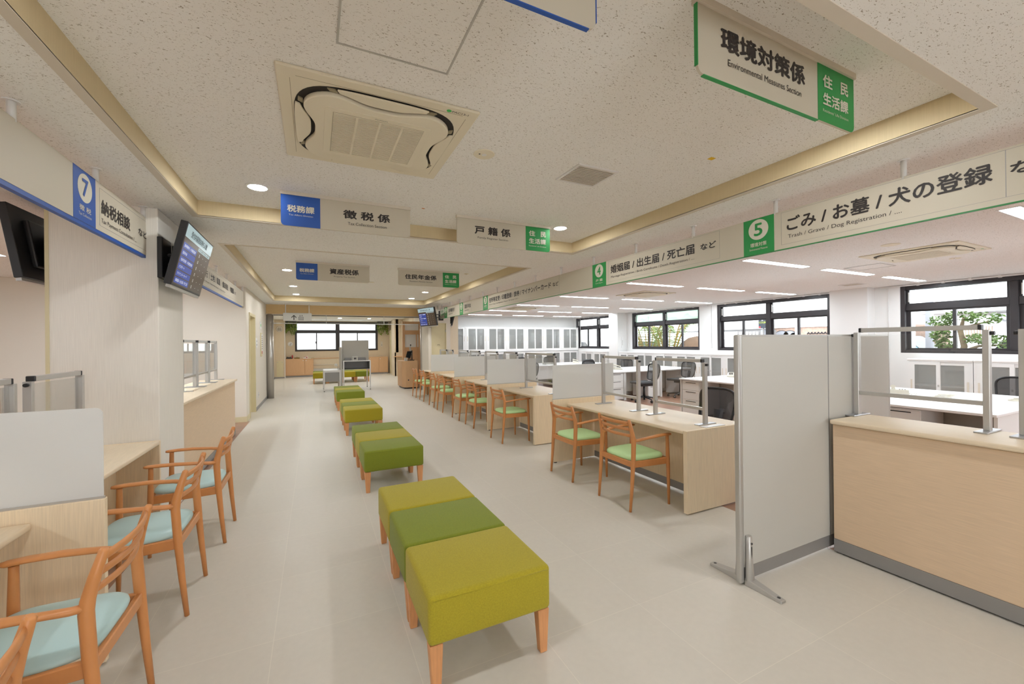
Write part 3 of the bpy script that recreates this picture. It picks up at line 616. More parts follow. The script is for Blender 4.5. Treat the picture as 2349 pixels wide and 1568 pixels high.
numplate(r, P, -9.82, -9.57, 2.158, 2.452, '2', '住民年金', 'Pension', 'sign_green', 'ink_pale')
txt(r, '国民年金', P, -9.444, -9.013, J0, J1, 'ink_dark'); txt(r, 'National Pension', P, -9.44, -9.15, E0, E1, 'ink_dark', .0); inset(r, P, -9.5, -8.97, 2.19, 2.44)
numplate(r, P, -11.163, -10.907, 2.158, 2.452, '1', '証明発行', 'Certificate', 'sign_green', 'ink_pale')
txt(r, '証明書発行', P, -10.769, -10.232, J0, J1, 'ink_dark'); txt(r, 'Certificate Issuance', P, -10.76, -10.4, E0, E1, 'ink_dark', .0); inset(r, P, -10.82, -10.17, 2.19, 2.44)
txt(r, '住 民', P, -11.53, -11.27, 2.32, 2.39, 'ink_green'); txt(r, '生活課', P, -11.53, -11.22, 2.235, 2.305, 'ink_green'); txt(r, "Residents' Life Division", P, -11.54, -11.2, 2.195, 2.212, 'ink_dark', 0)
r, P = band(-1.2, .2, 4.34, 2.176, 2.476, '+x', 'beige sign band at the upper left with blue number seven plate', 'sign_blue', [0.27 + .785 * k for k in range(6)])
numplate(r, P, 3.105, 3.362, 2.176, 2.476, '7', '徴 税', 'Tax Collection', 'sign_blue', 'ink_pale')
txt(r, '納税相談', P, 3.436, 3.886, 2.287, 2.384, 'ink_dark'); txt(r, 'Tax Payment Consultation / ...', P, 3.438, 4.0, 2.226, 2.262, 'ink_dark', .0)
txt(r, 'など', P, 4.044, 4.216, 2.302, 2.36, 'ink_dark'); inset(r, P, 3.417, 4.28, 2.21, 2.445)
r, P = band(-1.2, 5.1, 9.17, 2.18, 2.464, '+x', 'beige sign band with blue edge beyond the wall monitor on the left', 'sign_blue', [5.32, 6.1, 6.882, 7.63, 8.383])
txt(r, '証明発行', P, 5.75, 6.3, 2.3, 2.39, 'ink_dark')
for t, a, b in (('/', 6.37, 6.40), ('土地', 6.455, 6.69), ('/', 6.74, 6.77), ('家屋', 6.831, 7.05), ('/', 7.11, 7.14), ('償却資産', 7.209, 7.65), ('/', 7.72, 7.75), ('地籍図', 7.82, 8.137)): txt(r, t, P, a, b, 2.302, 2.395, 'ink_dark')
txt(r, 'など', P, 8.2, 8.351, 2.31, 2.36, 'ink_dark'); txt(r, 'Land / House / Depreciable Assets / Cadastral Map / ...', P, 6.0, 7.5, 2.235, 2.262, 'ink_dark', .0); inset(r, P, 5.7, 9.0, 2.22, 2.44)
r, P = band(-1.2, 9.172, 9.55, 2.18, 2.464, '+x', 'short end board with small blue lettering on the left sign band', 'sign_plate', [9.2])
txt(r, '税務課', P, 9.19, 9.515, 2.32, 2.4, 'ink_blue'); txt(r, 'Tax Affairs Division', P, 9.19, 9.515, 2.265, 2.285, 'ink_blue', 0)

# ------------------------------------------------------------------ signs hanging across the hall
def hang_sign(x0, x1, y, lab, col_side, col, small, small_en, big, big_en, w, bigbox, bigen):
    r = thing('hanging_sign', ((x0 + x1) / 2, y, ZR), lab, 'sign', 'section signs hanging across the hall')
    P = facing('-y', (0, y - .005, 0)); z0, z1 = 2.414, 2.668
    plate(P, x0, x1, z0, z1, -.01, 0, (.03, .03, 0, 0)).build('panel', 'sign_plate', r)
    B(x0 - .004, x1 + .004, y - .016, y + .016, z1 - .004, ZR).build('top_rail', 'trim_light', r)
    if col == 'sign_blue': a0, a1, rr = x0, x0 + w, (.03, 0, 0, 0)
    else: a0, a1, rr = x1 - w, x1, (0, .03, 0, 0)
    plate(P, a0, a1, z0, z1 - .004, 0, .0015, rr).build('colour_field', col, r)
    for t, (p0, p1, q0, q1) in small: txt(r, t, P, p0, p1, q0, q1, 'ink_pale', .03, .0025)
    txt(r, small_en[0], P, *small_en[1], 'ink_pale', 0, .0025)
    txt(r, big, P, *bigbox, 'ink_dark', .034); txt(r, big_en, P, *bigen, 'ink_dark', .0)
    return r
for y, lb, jp, en, ext, enx in ((3.76, 'hanging sign with blue left field, large, between the ceiling unit and coffer edge', '徴 税 係', 'Tax Collection Section', (.23, .62, 2.523, 2.598), (.268, .589, 2.472, 2.497)),
                                (6.81, 'smaller looking hanging sign with blue left field, farther down the hall', '資産税係', 'Property Tax Section', (.219, .638, 2.522, 2.608), (.281, .58, 2.474, 2.497)),
                                (1.03, 'hanging sign with blue edge cut off by the top edge of the picture', '市民税係', 'Resident Tax Section', (.23, .62, 2.523, 2.598), (.268, .589, 2.472, 2.497))):
    r = hang_sign(-.232, .797, y, lb, 'l', 'sign_blue', [('税務課', (-.188, .012, 2.527, 2.585))], ('Tax Affairs Division', (-.176, 0, 2.499, 2.511)), jp, en, .287, ext, enx)
    if y < 2: MB().box(.796, .8, y - .006, y + .008, 2.44, 2.664).box(.05, .77, y - .006, y + .008, 2.4105, 2.4142).build('edge_line', 'sign_blue', r)
for y, lb, jp, en, ext, enx in ((1.03, 'largest hanging sign with green right field, at the top right', '環境対策係', 'Environmental Measures Section', (1.369, 1.902, 2.53, 2.618), (1.409, 1.874, 2.48, 2.506)),
                                (3.78, 'hanging sign with green right field in the middle of the hall', '戸 籍 係', 'Family Register Section', (1.429, 1.822, 2.524, 2.608), (1.462, 1.793, 2.478, 2.501)),
                                (6.84, 'smaller looking hanging sign with green right field, farther down the hall', '住民年金係', "Resident's Pension Section", (1.356, 1.888, 2.52, 2.602), (1.435, 1.815, 2.475, 2.498))):
    r = hang_sign(1.248, 2.29, y, lb, 'r', 'sign_green', [('住', (2.034, 2.11, 2.567, 2.625)), ('民', (2.175, 2.24, 2.567, 2.625)), ('生活課', (2.034, 2.24, 2.488, 2.545))], ("Residents' Life Division", (2.034, 2.24, 2.458, 2.471)), jp, en, .292, ext, enx)
    if y < 2: MB().box(1.2455, 1.2495, y - .006, y + .008, 2.44, 2.664).box(1.278, 2.0, y - .006, y + .008, 2.4105, 2.4142).build('edge_line', 'sign_green', r)
r = thing('direction_sign', (-.4, 12.6, ZC), 'pale hanging board with an upward arrow and lift pictogram', 'sign')
P = facing('-y', (0, 12.6, 0)); plate(P, -.75, -.057, 2.1, 2.32, -.02, 0, (.03, .03, .01, .01)).build('panel', 'panel_beige', r)
MB().box(-.7, -.68, 12.605, 12.615, 2.32, ZC).box(-.13, -.11, 12.605, 12.615, 2.32, ZC).build('hanger_pole', 'alu', r)
mb = plate(P, -.503, -.481, 2.125, 2.25, 0, .002)
mb.prism([(-.492, 2.265), (-.552, 2.205), (-.552, 2.178), (-.492, 2.238)], lambda a, b, t: P.p(a, b, .002 * t)).prism([(-.492, 2.265), (-.492, 2.238), (-.432, 2.178), (-.432, 2.205)], lambda a, b, t: P.p(a, b, .002 * t))
mb.build('arrow', 'ink_dark', r)
def lift_icon(P, a0, a1, b0, b1, parent, m, d=.002):
    w, h = a1 - a0, b1 - b0; t = w * .07; mb = MB(); bt = b0 + h * .62
    for q in ((a0, a1, b0, b0 + t), (a0, a1, bt - t, bt), (a0, a0 + t, b0, bt), (a1 - t, a1, b0, bt)): plate(P, *q, 0, d, mb=mb)
    for k in (.25, .5, .75):
        plate(P, a0 + w * k - w * .045, a0 + w * k + w * .045, b0 + h * .12, b0 + h * .4, 0, d, mb=mb); disc(P, a0 + w * k, b0 + h * .47, w * .05, w * .05, 0, d, 10, mb)
    for c, s in ((.3, -1), (.72, 1)):
        x = a0 + w * c; y = b0 + h * .84; plate(P, x - t / 2, x + t / 2, y - h * .14, y + h * .14, 0, d, mb=mb)
        mb.prism([(x, y + s * h * .16), (x - w * .13, y + s * h * .02), (x + w * .13, y + s * h * .02)], lambda a, b, k: P.p(a, b, d * k))
    mb.build('pictogram', m, parent)
lift_icon(P, -.378, -.262, 2.125, 2.268, r, 'ink_dark')

# ------------------------------------------------------------------ wall monitors
def monitor(c, yaw, tilt, label, screen, plate_box, Wd=.9):
    Hh = Wd * .575
    n = Vector((math.cos(yaw) * math.cos(tilt), math.sin(yaw) * math.cos(tilt), -math.sin(tilt))); rt = Vector((-math.sin(yaw), math.cos(yaw), 0)); up = n.cross(rt)
    r = thing('wall_monitor', c, label, 'monitor', 'tilted monitors on wall arms')
    P = Pl(c, rt, up)
    o = plate(P, -Wd / 2, Wd / 2, -Hh / 2, Hh / 2, -.05, 0, (.004,) * 4).build('bezel', 'black_plastic', r, .003, 1)
    plate(P, -Wd * .36, Wd * .36, -Hh * .33, Hh * .33, -.085, -.05).build('back_housing', 'black_plastic', r, .012, 2)
    plate(P, -Wd / 2 + .01, Wd / 2 - .01, -Hh / 2 - .022, -Hh / 2, -.035, -.004).build('chin', 'alu', r)
    if screen:
        a0, a1, b0, b1 = -Wd / 2 + .012, Wd / 2 - .012, -Hh / 2 + .016, Hh / 2 - .012; w, h = a1 - a0, b1 - b0
        s = plate(P, a0, a1, b0, b1, 0, .001).build('screen', 'screen_dark', r)
        plate(P, a0, a1, b1 - h * .21, b1, .001, .0015).build('title_bar', 'screen_pale', s)
        txt(s, '受付内容別お待ち人数', P, a0 + w * .16, a0 + w * .78, b1 - h * .165, b1 - h * .055, 'ink_dark', .01, .002)
        plate(P, a0 + w * .5, a1 - w * .03, b1 - h * .28, b1 - h * .225, .001, .0015).build('column_heads', 'screen_pale', s)
        txt(s, '呼出番号 待ち人数', P, a0 + w * .53, a1 - w * .08, b1 - h * .27, b1 - h * .235, 'ink_dark', .0, .002)
        mb = MB(); nr = 6
        for k, t in enumerate(('証明発行 / 印鑑登録', '国民年金', '住所変更 / 印鑑登録', 'パスポート', 'マイナンバーカード', '婚姻届 / 出生届 / 死亡届')):
            q1 = b1 - h * (.3 + k * .116); q0 = q1 - h * .098; plate(P, a0 + w * .02, a0 + w * .47, q0, q1, .001, .0015, mb=mb)
            txt(s, t, P, a0 + w * .05, a0 + w * (.05 + .034 * len(t)) if len(t) < 11 else a0 + w * .43, q0 + h * .025, q1 - h * .025, 'screen_ink', 0, .0025)
            txt(s, '0', P, a0 + w * .57, a0 + w * .595, q0 + h * .02, q1 - h * .02, 'screen_ink', 0, .0025)
            txt(s, '-', P, a0 + w * .72, a0 + w * .735, q0 + h * .045, q1 - h * .045, 'screen_ink', 0, .0025); txt(s, '-', P, a0 + w * .86, a0 + w * .875, q0 + h * .045, q1 - h * .045, 'screen_ink', 0, .0025)
        mb.build('row_field', 'screen_blue', s)
    x0, x1, y0, y1, z0, z1 = plate_box
    m = B(x0, x1, y0, y1, z0, z1).build('wall_plate', 'black_plastic', r, .004, 1)
    w0 = Vector(((x0 + x1) / 2, (y0 + y1) / 2, (z0 + z1) / 2)); e = Vector(c) - n * .09; mid = (w0 + e) / 2 + Vector((0, .03, .0))
    mb = MB()
    for dz in (-.04, .04): mb.tube([w0 + Vector((0, 0, dz)), mid + Vector((0, 0, dz)), e + Vector((0, 0, dz))], .014, 8)
    mb.tube([mid + Vector((0, 0, -.12)), mid + Vector((0, 0, .12))], .018, 10); mb.tube([e + Vector((0, 0, -.13)), e + Vector((0, 0, .13))], .02, 8); mb.build('arm', 'dark_gray', r)
    return r
monitor((-.946, 4.477, 2.184), .004, .223, 'tilted black monitor showing a waiting list, on the side of the wide pillar', True, (PX1, PX1 + .035, 4.17, 4.4, 2.0, 2.33))
monitor((2.878, 11.482, 2.2), -2.866, .2, 'tilted monitor showing a waiting list, at the far end by the closet door', True, (3.29, 3.43, KY - .09, KY - .06, 2.12, 2.4))
monitor((-1.949, 4.609, 2.212), 3.1257, .1585, 'black monitor seen from behind at the left edge', False, (PX0 - .05, PX0, 4.3, 4.56, 2.05, 2.36), Wd=.93)
monitor((3.9, 12.2, 2.17), -.29, .25, 'black monitor facing the office, seen edge-on beside the closet block', False, (KX1, KX1 + .05, 12.1, 12.4, 2.05, 2.35), Wd=.7)

# ------------------------------------------------------------------ ceiling cassettes
def make_cassette():
    r = thing('ceiling_air_conditioner', (0, 0, 0), '', 'air conditioner', 'square ceiling air conditioners'); P = facing('down', (0, 0, 0)); H = .48
    plate(P, -H, H, -H, H, 0, .016, (.008,) * 4).build('surround', 'cream_plastic', r, .006, 2)
    def sup(hw, t): return hw / (abs(math.cos(t)) ** 4 + abs(math.sin(t)) ** 4) ** .25
    def dk(t):
        ph = (t + PI / 4) % (PI / 2) - PI / 4; return sup(.39, t) * (1 - .185 * math.exp(-(ph / .44) ** 4))
    MB().prism([(sup(.418, 2 * PI * k / 96) * math.cos(2 * PI * k / 96), sup(.418, 2 * PI * k / 96) * math.sin(2 * PI * k / 96)) for k in range(96)], lambda a, b, t: P.p(a, b, .016 + .0015 * t)).build('air_slot', 'dark_slot', r)
    MB().prism([(dk(2 * PI * k / 120) * math.cos(2 * PI * k / 120), dk(2 * PI * k / 120) * math.sin(2 * PI * k / 120)) for k in range(120)], lambda a, b, t: P.p(a, b, .0175 + .026 * t)).build('deck', 'cream_plastic', r, .006, 3)
    for q in range(4):
        a = q * PI / 2; c, s = math.cos(a), math.sin(a); pts = []
        for k in range(17): t = -.5 + k / 16; pts.append((sup(.416, t) * math.cos(t), sup(.416, t) * math.sin(t)))
        for k in range(17): t = .5 - k / 16; rr = min(dk(t) + .02, sup(.409, t)); pts.append((rr * math.cos(t), rr * math.sin(t)))
        MB().prism([(x * c - y * s, x * s + y * c) for x, y in pts], lambda u, v, t: P.p(u, v, .022 + .01 * t)).build('flap', 'cream_plastic', r, .002, 1)
        for k in (-1, 1):
            t0 = a + k * .56; MB().prism([((dk(t0 + d) + .004 + e) * math.cos(t0 + d), (dk(t0 + d) + .004 + e) * math.sin(t0 + d)) for d, e in ((-.035, 0), (.035, 0), (.035, .026), (-.035, .026))], lambda u, v, t: P.p(u, v, .0175 + .006 * t)).build('slot_bridge', 'grille_cream', r)
    plate(P, -.275, .275, -.275, .275, .0415, .0455, (.03,) * 4).build('intake_frame', 'cream_plastic', r, .002, 1)
    g = plate(P, -.235, .235, -.235, .235, .0455, .0465).build('grille', 'grille_cream', r)
    mb = MB()
    for k in range(34): b = -.23 + k * .46 / 33; plate(P, -.233, .233, b - .004, b + .004, .0465, .0485, mb=mb)
    for k in (-.1175, 0, .1175): plate(P, k - .006, k + .006, -.233, .233, .0465, .0495, mb=mb)
    mb.build('slat', 'cream_plastic', g)
    mb = MB(); plate(P, -.485 + .06, -.485 + .062, -.4, .4, .016, .0165, mb=mb); plate(P, -.4, .4, .423, .425, .016, .0165, mb=mb); plate(P, .423, .425, -.4, .4, .016, .0165, mb=mb)
    mb.build('seam', 'grille_cream', r)
    txt(r, 'PAC13-1', P, .335, .425, .435, .452, 'ink_dark', 0, .0175); disc(P, .318, .443, .013, .011, .016, .0175, 14).build('label_dot', 'green_light', r)
    txt(r, 'Panasonic', P, -.03, .035, .25, .26, 'dark_gray', 0, .047)
    return r
cas = make_cassette(); used = []
for x, y, z, lb in ((.333, 2.52, ZR, 'square cream ceiling air conditioner, largest, in the near coffer of the hall'), (.25, 8.1, ZR, 'square cream ceiling air conditioner in the far coffer, half hidden by a blue sign'),
                    (7.1, 2.45, ZC, 'square cream ceiling air conditioner over the nearest office desks'), (7.03, 7.3, ZC, 'square cream ceiling air conditioner over the middle of the office'),
                    (6.08, 11.85, ZC, 'square cream ceiling air conditioner farthest back in the office')):
    place(cas, used, (x, y, z), 0, lb)

# ------------------------------------------------------------------ lamps
def make_down():
    r = thing('downlight', (0, 0, 0), '', 'ceiling light', 'round recessed downlights'); P = facing('down', (0, 0, 0))
    mb = MB(); n = 32; ring = [(.085, 0), (.085, .004), (.066, .004), (.066, .0)]; vs = []
    for ra, dd in ring: vs += [P.p(ra * math.cos(2 * PI * k / n), ra * math.sin(2 * PI * k / n), dd) for k in range(n)]
    mb.add(vs, [(i * n + k, i * n + (k + 1) % n, (i + 1) * n + (k + 1) % n, (i + 1) * n + k) for i in range(3) for k in range(n)]); mb.build('trim_ring', 'white_metal', r)
    disc(P, 0, 0, .067, .067, 0, .0025, 32).build('lens', 'lamp_hall', r); return r
dn = make_down(); used = []
for x, y, z, lb in ((-.39, 3.755, ZR, 'bright round downlight left of the near blue hanging sign'), (2.425, 3.775, ZR, 'bright round downlight right of the near green hanging sign'),
                    (-.395, 7.71, ZR, 'round downlight left of the far blue hanging sign'), (-.39, 9.78, ZR, 'round downlight at the left of the far coffer, second from the far end'),
                    (-.39, 11.3, ZR, 'round downlight at the far left corner of the far coffer'), (2.43, 9.82, ZR, 'round downlight at the right of the far coffer, second from the far end'),
                    (2.415, 11.3, ZR, 'round downlight at the far right corner of the far coffer'), (2.43, 7.71, ZR, 'round downlight hidden behind the far green hanging sign'),
                    (.99, 18.79, ZC, 'small bright downlight over the waiting area, left one'), (2.16, 18.72, ZC, 'small bright downlight over the waiting area, right one'),
                    (2.9, 17.2, ZC, 'downlight added to brighten the waiting area, by the right wall'), (-.9, 18.8, ZC, 'downlight added to brighten the waiting area, by the left wall'), (1.0, 16.8, ZC, 'downlight added to brighten the waiting area stools'), (.9, 14.2, ZC, 'downlight added for brightness right behind the wooden beam, middle'), (-.4, 16.0, ZC, 'downlight added to brighten the waiting area nearer the beam, left'), (2.3, 15.6, ZC, 'downlight added to brighten the waiting area nearer the beam, right'),  # lamps on this line are added to brighten the waiting area
                    (-.39, 1.27, ZR, 'downlight above the left chairs, out of frame at the top'), (2.44, 1.27, ZR, 'downlight almost hidden behind the largest green sign'), (-.39, -1.7, ZR, 'downlight behind the camera, left of the aisle'), (2.43, -1.7, ZR, 'downlight behind the camera, right of the aisle')):
    place(dn, used, (x, y, z), 0, lb)
def make_line():
    r = thing('linear_light', (0, 0, 0), '', 'ceiling light', 'linear ceiling lights in the office')
    MB().box(-.72, .72, -.075, -.06, -.004, 0).box(-.72, .72, .06, .075, -.004, 0).box(-.72, -.7, -.06, .06, -.004, 0).box(.7, .72, -.06, .06, -.004, 0).build('rim', 'white_metal', r)
    B(-.7, .7, -.06, .06, -.003, 0).build('lens', 'lamp_office', r); return r
ln = make_line(); used = []
rown = ('nearest row', 'second row', 'third row', 'fourth row', 'fifth row', 'rearmost row'); coln = ('next to the counters', 'in the middle of the row', 'next to the windows')
for j, y in enumerate((3.68, 6.04, 8.4, 10.75, 12.9, 15.0)):
    for i, x in enumerate((6.1, 8.02, 9.95)):
        place(ln, used, (x, y, ZC), 0, 'white linear office ceiling light, %s, %s' % (rown[j], coln[i]))
for i, x in enumerate((6.1, 8.02, 9.95)):
    for y, t in ((1.3, 'at the right edge of the picture'), (-1.1, 'out of frame'), (-3.4, 'out of frame by the entrance')):
        place(ln, used, (x, y, ZC), 0, 'linear office light %s, %s' % (t, coln[i]))
for k, (x, y, t) in enumerate(((-2.2, 7.6, 'added for brightness over the left office near the wall corner'), (-2.2, 5.7, 'added for brightness over the left office behind the high counter'), (-4.6, 5.0, 'added for brightness deep in the left office, nearer the back wall'), (-3.4, 1.0, 'over the left office desk behind the sign band'), (-3.4, 3.6, 'over the left office beside the monitor'), (-3.4, 6.4, 'over the left office behind the pillar'), (-3.4, -2.0, 'over the left office near the entrance'))):  # extra lamps here are added to brighten the left office walls
    place(ln, used, (x, y, ZC), PI / 2, 'white linear ceiling light %s' % t, 'linear lights in the left office')

# ------------------------------------------------------------------ other things on the ceiling
def ceil_disc(name, x, y, z, ra, label, cat, m='cream_plastic', dot=None):
    r = thing(name, (x, y, z), label, cat); P = facing('down', (x, y, z))
    P = Pl((x, y, z), (1, 0, 0), (0, -1, 0)); o = disc(P, 0, 0, ra, ra, 0, .006, 28).build('cover', m, r, .002, 1)
    if dot: disc(P, 0, 0, ra * .22, ra * .22, .006, .009, 16).build('lens', dot, r); disc(P, -ra * .45, 0, .006, .006, .006, .008, 8).build('indicator', 'dark_gray', r)
    return r
ceil_disc('emergency_light', 1.015, 2.49, ZR, .07, 'small round cream emergency light beside the large air conditioner', 'emergency light', dot='white_metal')
ceil_disc('ceiling_sensor', 2.47, 6.96, ZR, .04, 'small round ceiling sensor behind the far green sign', 'sensor', dot='dark_gray')
ceil_disc('emergency_light', 6.15, 2.4, ZC, .09, 'round cream emergency light over the counter side of the office', 'emergency light')
ceil_disc('emergency_light', 8.06, 2.44, ZC, .06, 'small round ceiling device right of the office air conditioner', 'emergency light', dot='white_metal')
ceil_disc('smoke_detector', 4.3, 3.05, ZC, .055, 'white smoke detector below the long sign band', 'smoke detector', 'white_metal')
ceil_disc('smoke_detector', 1.05, 8.6, ZR, .05, 'small round smoke detector between the two far hanging signs', 'smoke detector')
for cx, cy, sx, sy, z, lb in ((1.842, 2.5, .175, .155, ZR, 'square gray louvred ceiling vent right of the large air conditioner'), (9.88, 4.48, .17, .17, ZC, 'square gray ceiling vent near the office windows')):
    r = thing('ceiling_vent', (cx, cy, z), lb, 'vent', 'louvred ceiling vents')
    MB().box(cx - sx, cx + sx, cy - sy, cy - sy + .02, z - .008, z).box(cx - sx, cx + sx, cy + sy - .02, cy + sy, z - .008, z).box(cx - sx, cx - sx + .02, cy - sy + .02, cy + sy - .02, z - .008, z).box(cx + sx - .02, cx + sx, cy - sy + .02, cy + sy - .02, z - .008, z).build('frame', 'white_metal', r)
    B(cx - sx + .02, cx + sx - .02, cy - sy + .02, cy + sy - .02, z - .002, z).build('backing', 'dark_gray', r)
    mb = MB()
    for k in range(12): y = cy - sy + .032 + k * (2 * sy - .06) / 11; mb.box(cx - sx + .02, cx + sx - .02, y - .006, y + .004, z - .007, z - .002)
    mb.build('slat', 'trim_light', r)
tag(B(2.43, 2.475, 1.895, 1.93, ZR - .001, ZR).build('tape_mark', 'yellow'), 'small yellow tape mark on the ceiling board', 'tape')
tag(B(.9, .925, 3.72, 3.74, ZR - .001, ZR).build('tape_mark', 'orange_tape'), 'tiny orange mark on the ceiling left of the middle signs', 'tape')
for (x0, x1, y0, y1, z, lb) in ((.1, .556, 1.36, 1.81, ZR, 'square ceiling access panel with thin frame, in front of the large air conditioner'), (7.5, 7.95, 3.05, 3.5, ZC, 'square ceiling access panel between the office lights'), (.03, .5, 7.35, 7.8, ZR, 'square ceiling access panel in the far coffer')):
    r = thing('access_panel', ((x0 + x1) / 2, (y0 + y1) / 2, z), lb, 'access panel', 'ceiling access panels')
    B(x0, x1, y0, y1, z - .003, z).build('board', 'ceiling_board', r); t = .008
    MB().box(x0 - t, x1 + t, y0 - t, y0, z - .006, z).box(x0 - t, x1 + t, y1, y1 + t, z - .006, z).box(x0 - t, x0, y0, y1, z - .006, z).box(x1, x1 + t, y0, y1, z - .006, z).build('frame', 'alu', r)

# ------------------------------------------------------------------ office cabinets (local: front at x=0 facing -X, width along y, standing on z=0)
def make_cab(Wc, Hc, Dc, top, shelves, name, group):
    r = thing(name, (0, 0, 0), '', 'cabinet', group); t = .02; zt = Hc - (.03 if top else .02)
    MB().box(.01, Dc, 0, t, 0, zt).box(.01, Dc, Wc - t, Wc, 0, zt).box(Dc - .01, Dc, t, Wc - t, .06, zt).box(.01, Dc - .01, t, Wc - t, .05, .07).box(.01, Dc - .01, t, Wc - t, zt - .02, zt).box(.0, .01, 0, t + .01, 0, zt).box(0, .01, Wc - t - .01, Wc, 0, zt).box(0, .01, t, Wc - t, zt - .025, zt).box(.0, .012, t, Wc - t, 0, .05).build('body', 'white_metal', r)
    if top: B(-.01, Dc, 0, Wc, zt, Hc).build('top_board', 'white_desk', r, .004, 1)
    for k in range(shelves): z = .07 + (zt - .09) * (k + 1) / (shelves + 1); B(.06, Dc - .015, t, Wc - t, z - .01, z + .01).build('shelf', 'white_metal', r)
    m = Wc / 2; h0, h1 = .055, zt - .028
    for a, b, xx, hy in ((t + .012, m + .025, .012, t + .045), (m - .025, Wc - t - .012, -.006, Wc - t - .045)):
        f1, f2 = (a + .08, b - .055) if a < m - .1 else (a + .055, b - .08)
        d_ = MB().box(xx, xx + .014, a, f1, h0, h1).box(xx, xx + .014, f2, b, h0, h1).box(xx, xx + .014, f1, f2, h0, h0 + .055).box(xx, xx + .014, f1, f2, h1 - .055, h1).build('door', 'white_metal', r)
        B(xx + .004, xx + .009, f1, f2, h0 + .055, h1 - .055).build('pane', 'glass_cab', d_)
        hz = Hc * .52; B(xx - .002, xx, hy - .014, hy + .014, hz - .1, hz + .1).build('handle', 'trim_light', d_)
    MB().box(-.008, -.004, m - .012, m + .012, Hc * .52 - .02, Hc * .52 + .02).build('lock', 'alu', r)
    return r
lc = make_cab(.9, 1.05, .44, True, 1, 'low_cabinet', 'low glazed cabinets along the window wall'); used = []
XL = 10.6
for k, y in enumerate((11.55, 10.65, 9.75, 8.85, 7.95, 7.05, 6.15)):
    place(lc, used, (XL, y - .02, 0), 0, 'low white glazed cabinet under the windows, %s counted from the far pilaster' % ('first', 'second', 'third', 'fourth', 'fifth', 'sixth', 'seventh')[k])
for y, t in ((14.1, 'low white glazed cabinet under the farthest window, left of two'), (13.18, 'low white glazed cabinet under the farthest window, right of two'), (3.0, 'low white glazed cabinet below the small tree, left one'), (2.09, 'low white glazed cabinet below the small tree, cut by the clear barrier post'), (1.18, 'low white glazed cabinet under the nearest window at the picture edge')):
    place(lc, used, (XL, y, 0), 0, t)
up = make_cab(.915, 1.06, .42, False, 2, 'upper_cabinet', 'upper row of glazed cabinets on the back wall'); lo = make_cab(.915, 1.07, .42, False, 2, 'lower_cabinet', 'lower row of glazed cabinets on the back wall'); ua, ub = [], []
on = ('first', 'second', 'third', 'fourth', 'fifth', 'sixth', 'seventh', 'eighth')
for k in range(8):
    x = 11.04 - .917 * k
    place(lo, ub, (x - .917, 15.75, 0), -PI / 2, 'lower white glazed cabinet on the back wall, %s from the windows' % on[k]); place(up, ua, (x - .917, 15.75, 1.07), -PI / 2, 'upper white glazed cabinet on the back wall, %s from the windows' % on[k])
for o in list(bpy.data.objects):      # the back wall row faces the hall: turn the fronts to -Y
    if o.parent is None and o.name.startswith(('upper_cabinet', 'lower_cabinet')): o.rotation_euler = (0, 0, PI / 2); o.location.x += .917
B_sw = thing('switch_plate', (10.9, 12.495, 1.35), 'white switch plate on the far pilaster', 'switch')
B(10.78, 10.88, 12.488, 12.5, 1.2, 1.62).build('plate', 'white_metal', B_sw, .003, 1); B(10.82, 10.84, 12.482, 12.488, 1.3, 1.5).build('switch', 'alu', B_sw)

# ------------------------------------------------------------------ office desks
def odesk(x0, x1, y0, y1, front, label, drawers=True, modesty=None, h=.71):
    r = thing('office_desk', ((x0 + x1) / 2, (y0 + y1) / 2, 0), label, 'desk', 'white office desks')
    B(x0, x1, y0, y1, h - .028, h).build('desktop', 'white_desk', r, .004, 1)
    t = .03
    if front in ('-x', '+x'):
        MB().box(x0 + .03, x1 - .03, y0 + .004, y0 + t, 0, h - .028).build('side_panel', 'white_metal', r); MB().box(x0 + .03, x1 - .03, y1 - t, y1 - .004, 0, h - .028).build('side_panel', 'white_metal', r)
        xb = x1 - .05 if front == '-x' else x0 + .03; B(xb, xb + .02, y0 + t, y1 - t, .12, h - .028).build('back_panel', 'panel_beige', r)
        if drawers:
            xa, xc = (x0 + .05, x0 + .6) if front == '-x' else (x1 - .6, x1 - .05); p = B(xa, xc, y1 - t - .41, y1 - t - .005, .02, h - .04).build('pedestal', 'white_metal', r, .003, 1)
            xf = xa if front == '-x' else xc; s = -1 if front == '-x' else 1
            for z0, z1 in ((.04, .3), (.31, .48), (.49, .66)):
                q = B(xf, xf + .012 * s, y1 - t - .4, y1 - t - .015, z0, z1).build('drawer', 'white_metal', p, .002, 1)
                B(xf + .012 * s, xf + .016 * s, y1 - t - .33, y1 - t - .1, z1 - .03, z1 - .018).build('handle', 'dark_gray', q)
    else:
        MB().box(x0 + .004, x0 + t, y0 + .03, y1 - .03, 0, h - .028).build('side_panel', 'white_metal', r); MB().box(x1 - t, x1 - .004, y0 + .03, y1 - .03, 0, h - .028).build('side_panel', 'white_metal', r)
        yb = y1 - .05 if front == '-y' else y0 + .03; B(x0 + t, x1 - t, yb, yb + .02, .12 if modesty is None else modesty, h - .028).build('back_panel', 'panel_beige' if modesty is None else 'white_metal', r)
        if drawers:
            ya, yc = (y0 + .05, y0 + .6) if front == '-y' else (y1 - .6, y1 - .05); p = B(x1 - t - .41, x1 - t - .005, ya, yc, .02, h - .04).build('pedestal', 'white_metal', r, .003, 1)
            yf = ya if front == '-y' else yc; s = -1 if front == '-y' else 1
            for z0, z1 in ((.04, .3), (.31, .48), (.49, .66)):
                q = B(x1 - t - .4, x1 - t - .015, yf, yf + .012 * s, z0, z1).build('drawer', 'white_metal', p, .002, 1)
                B(x1 - t - .33, x1 - t - .1, yf + .012 * s, yf + .016 * s, z1 - .03, z1 - .018).build('handle', 'dark_gray', q)
    return r
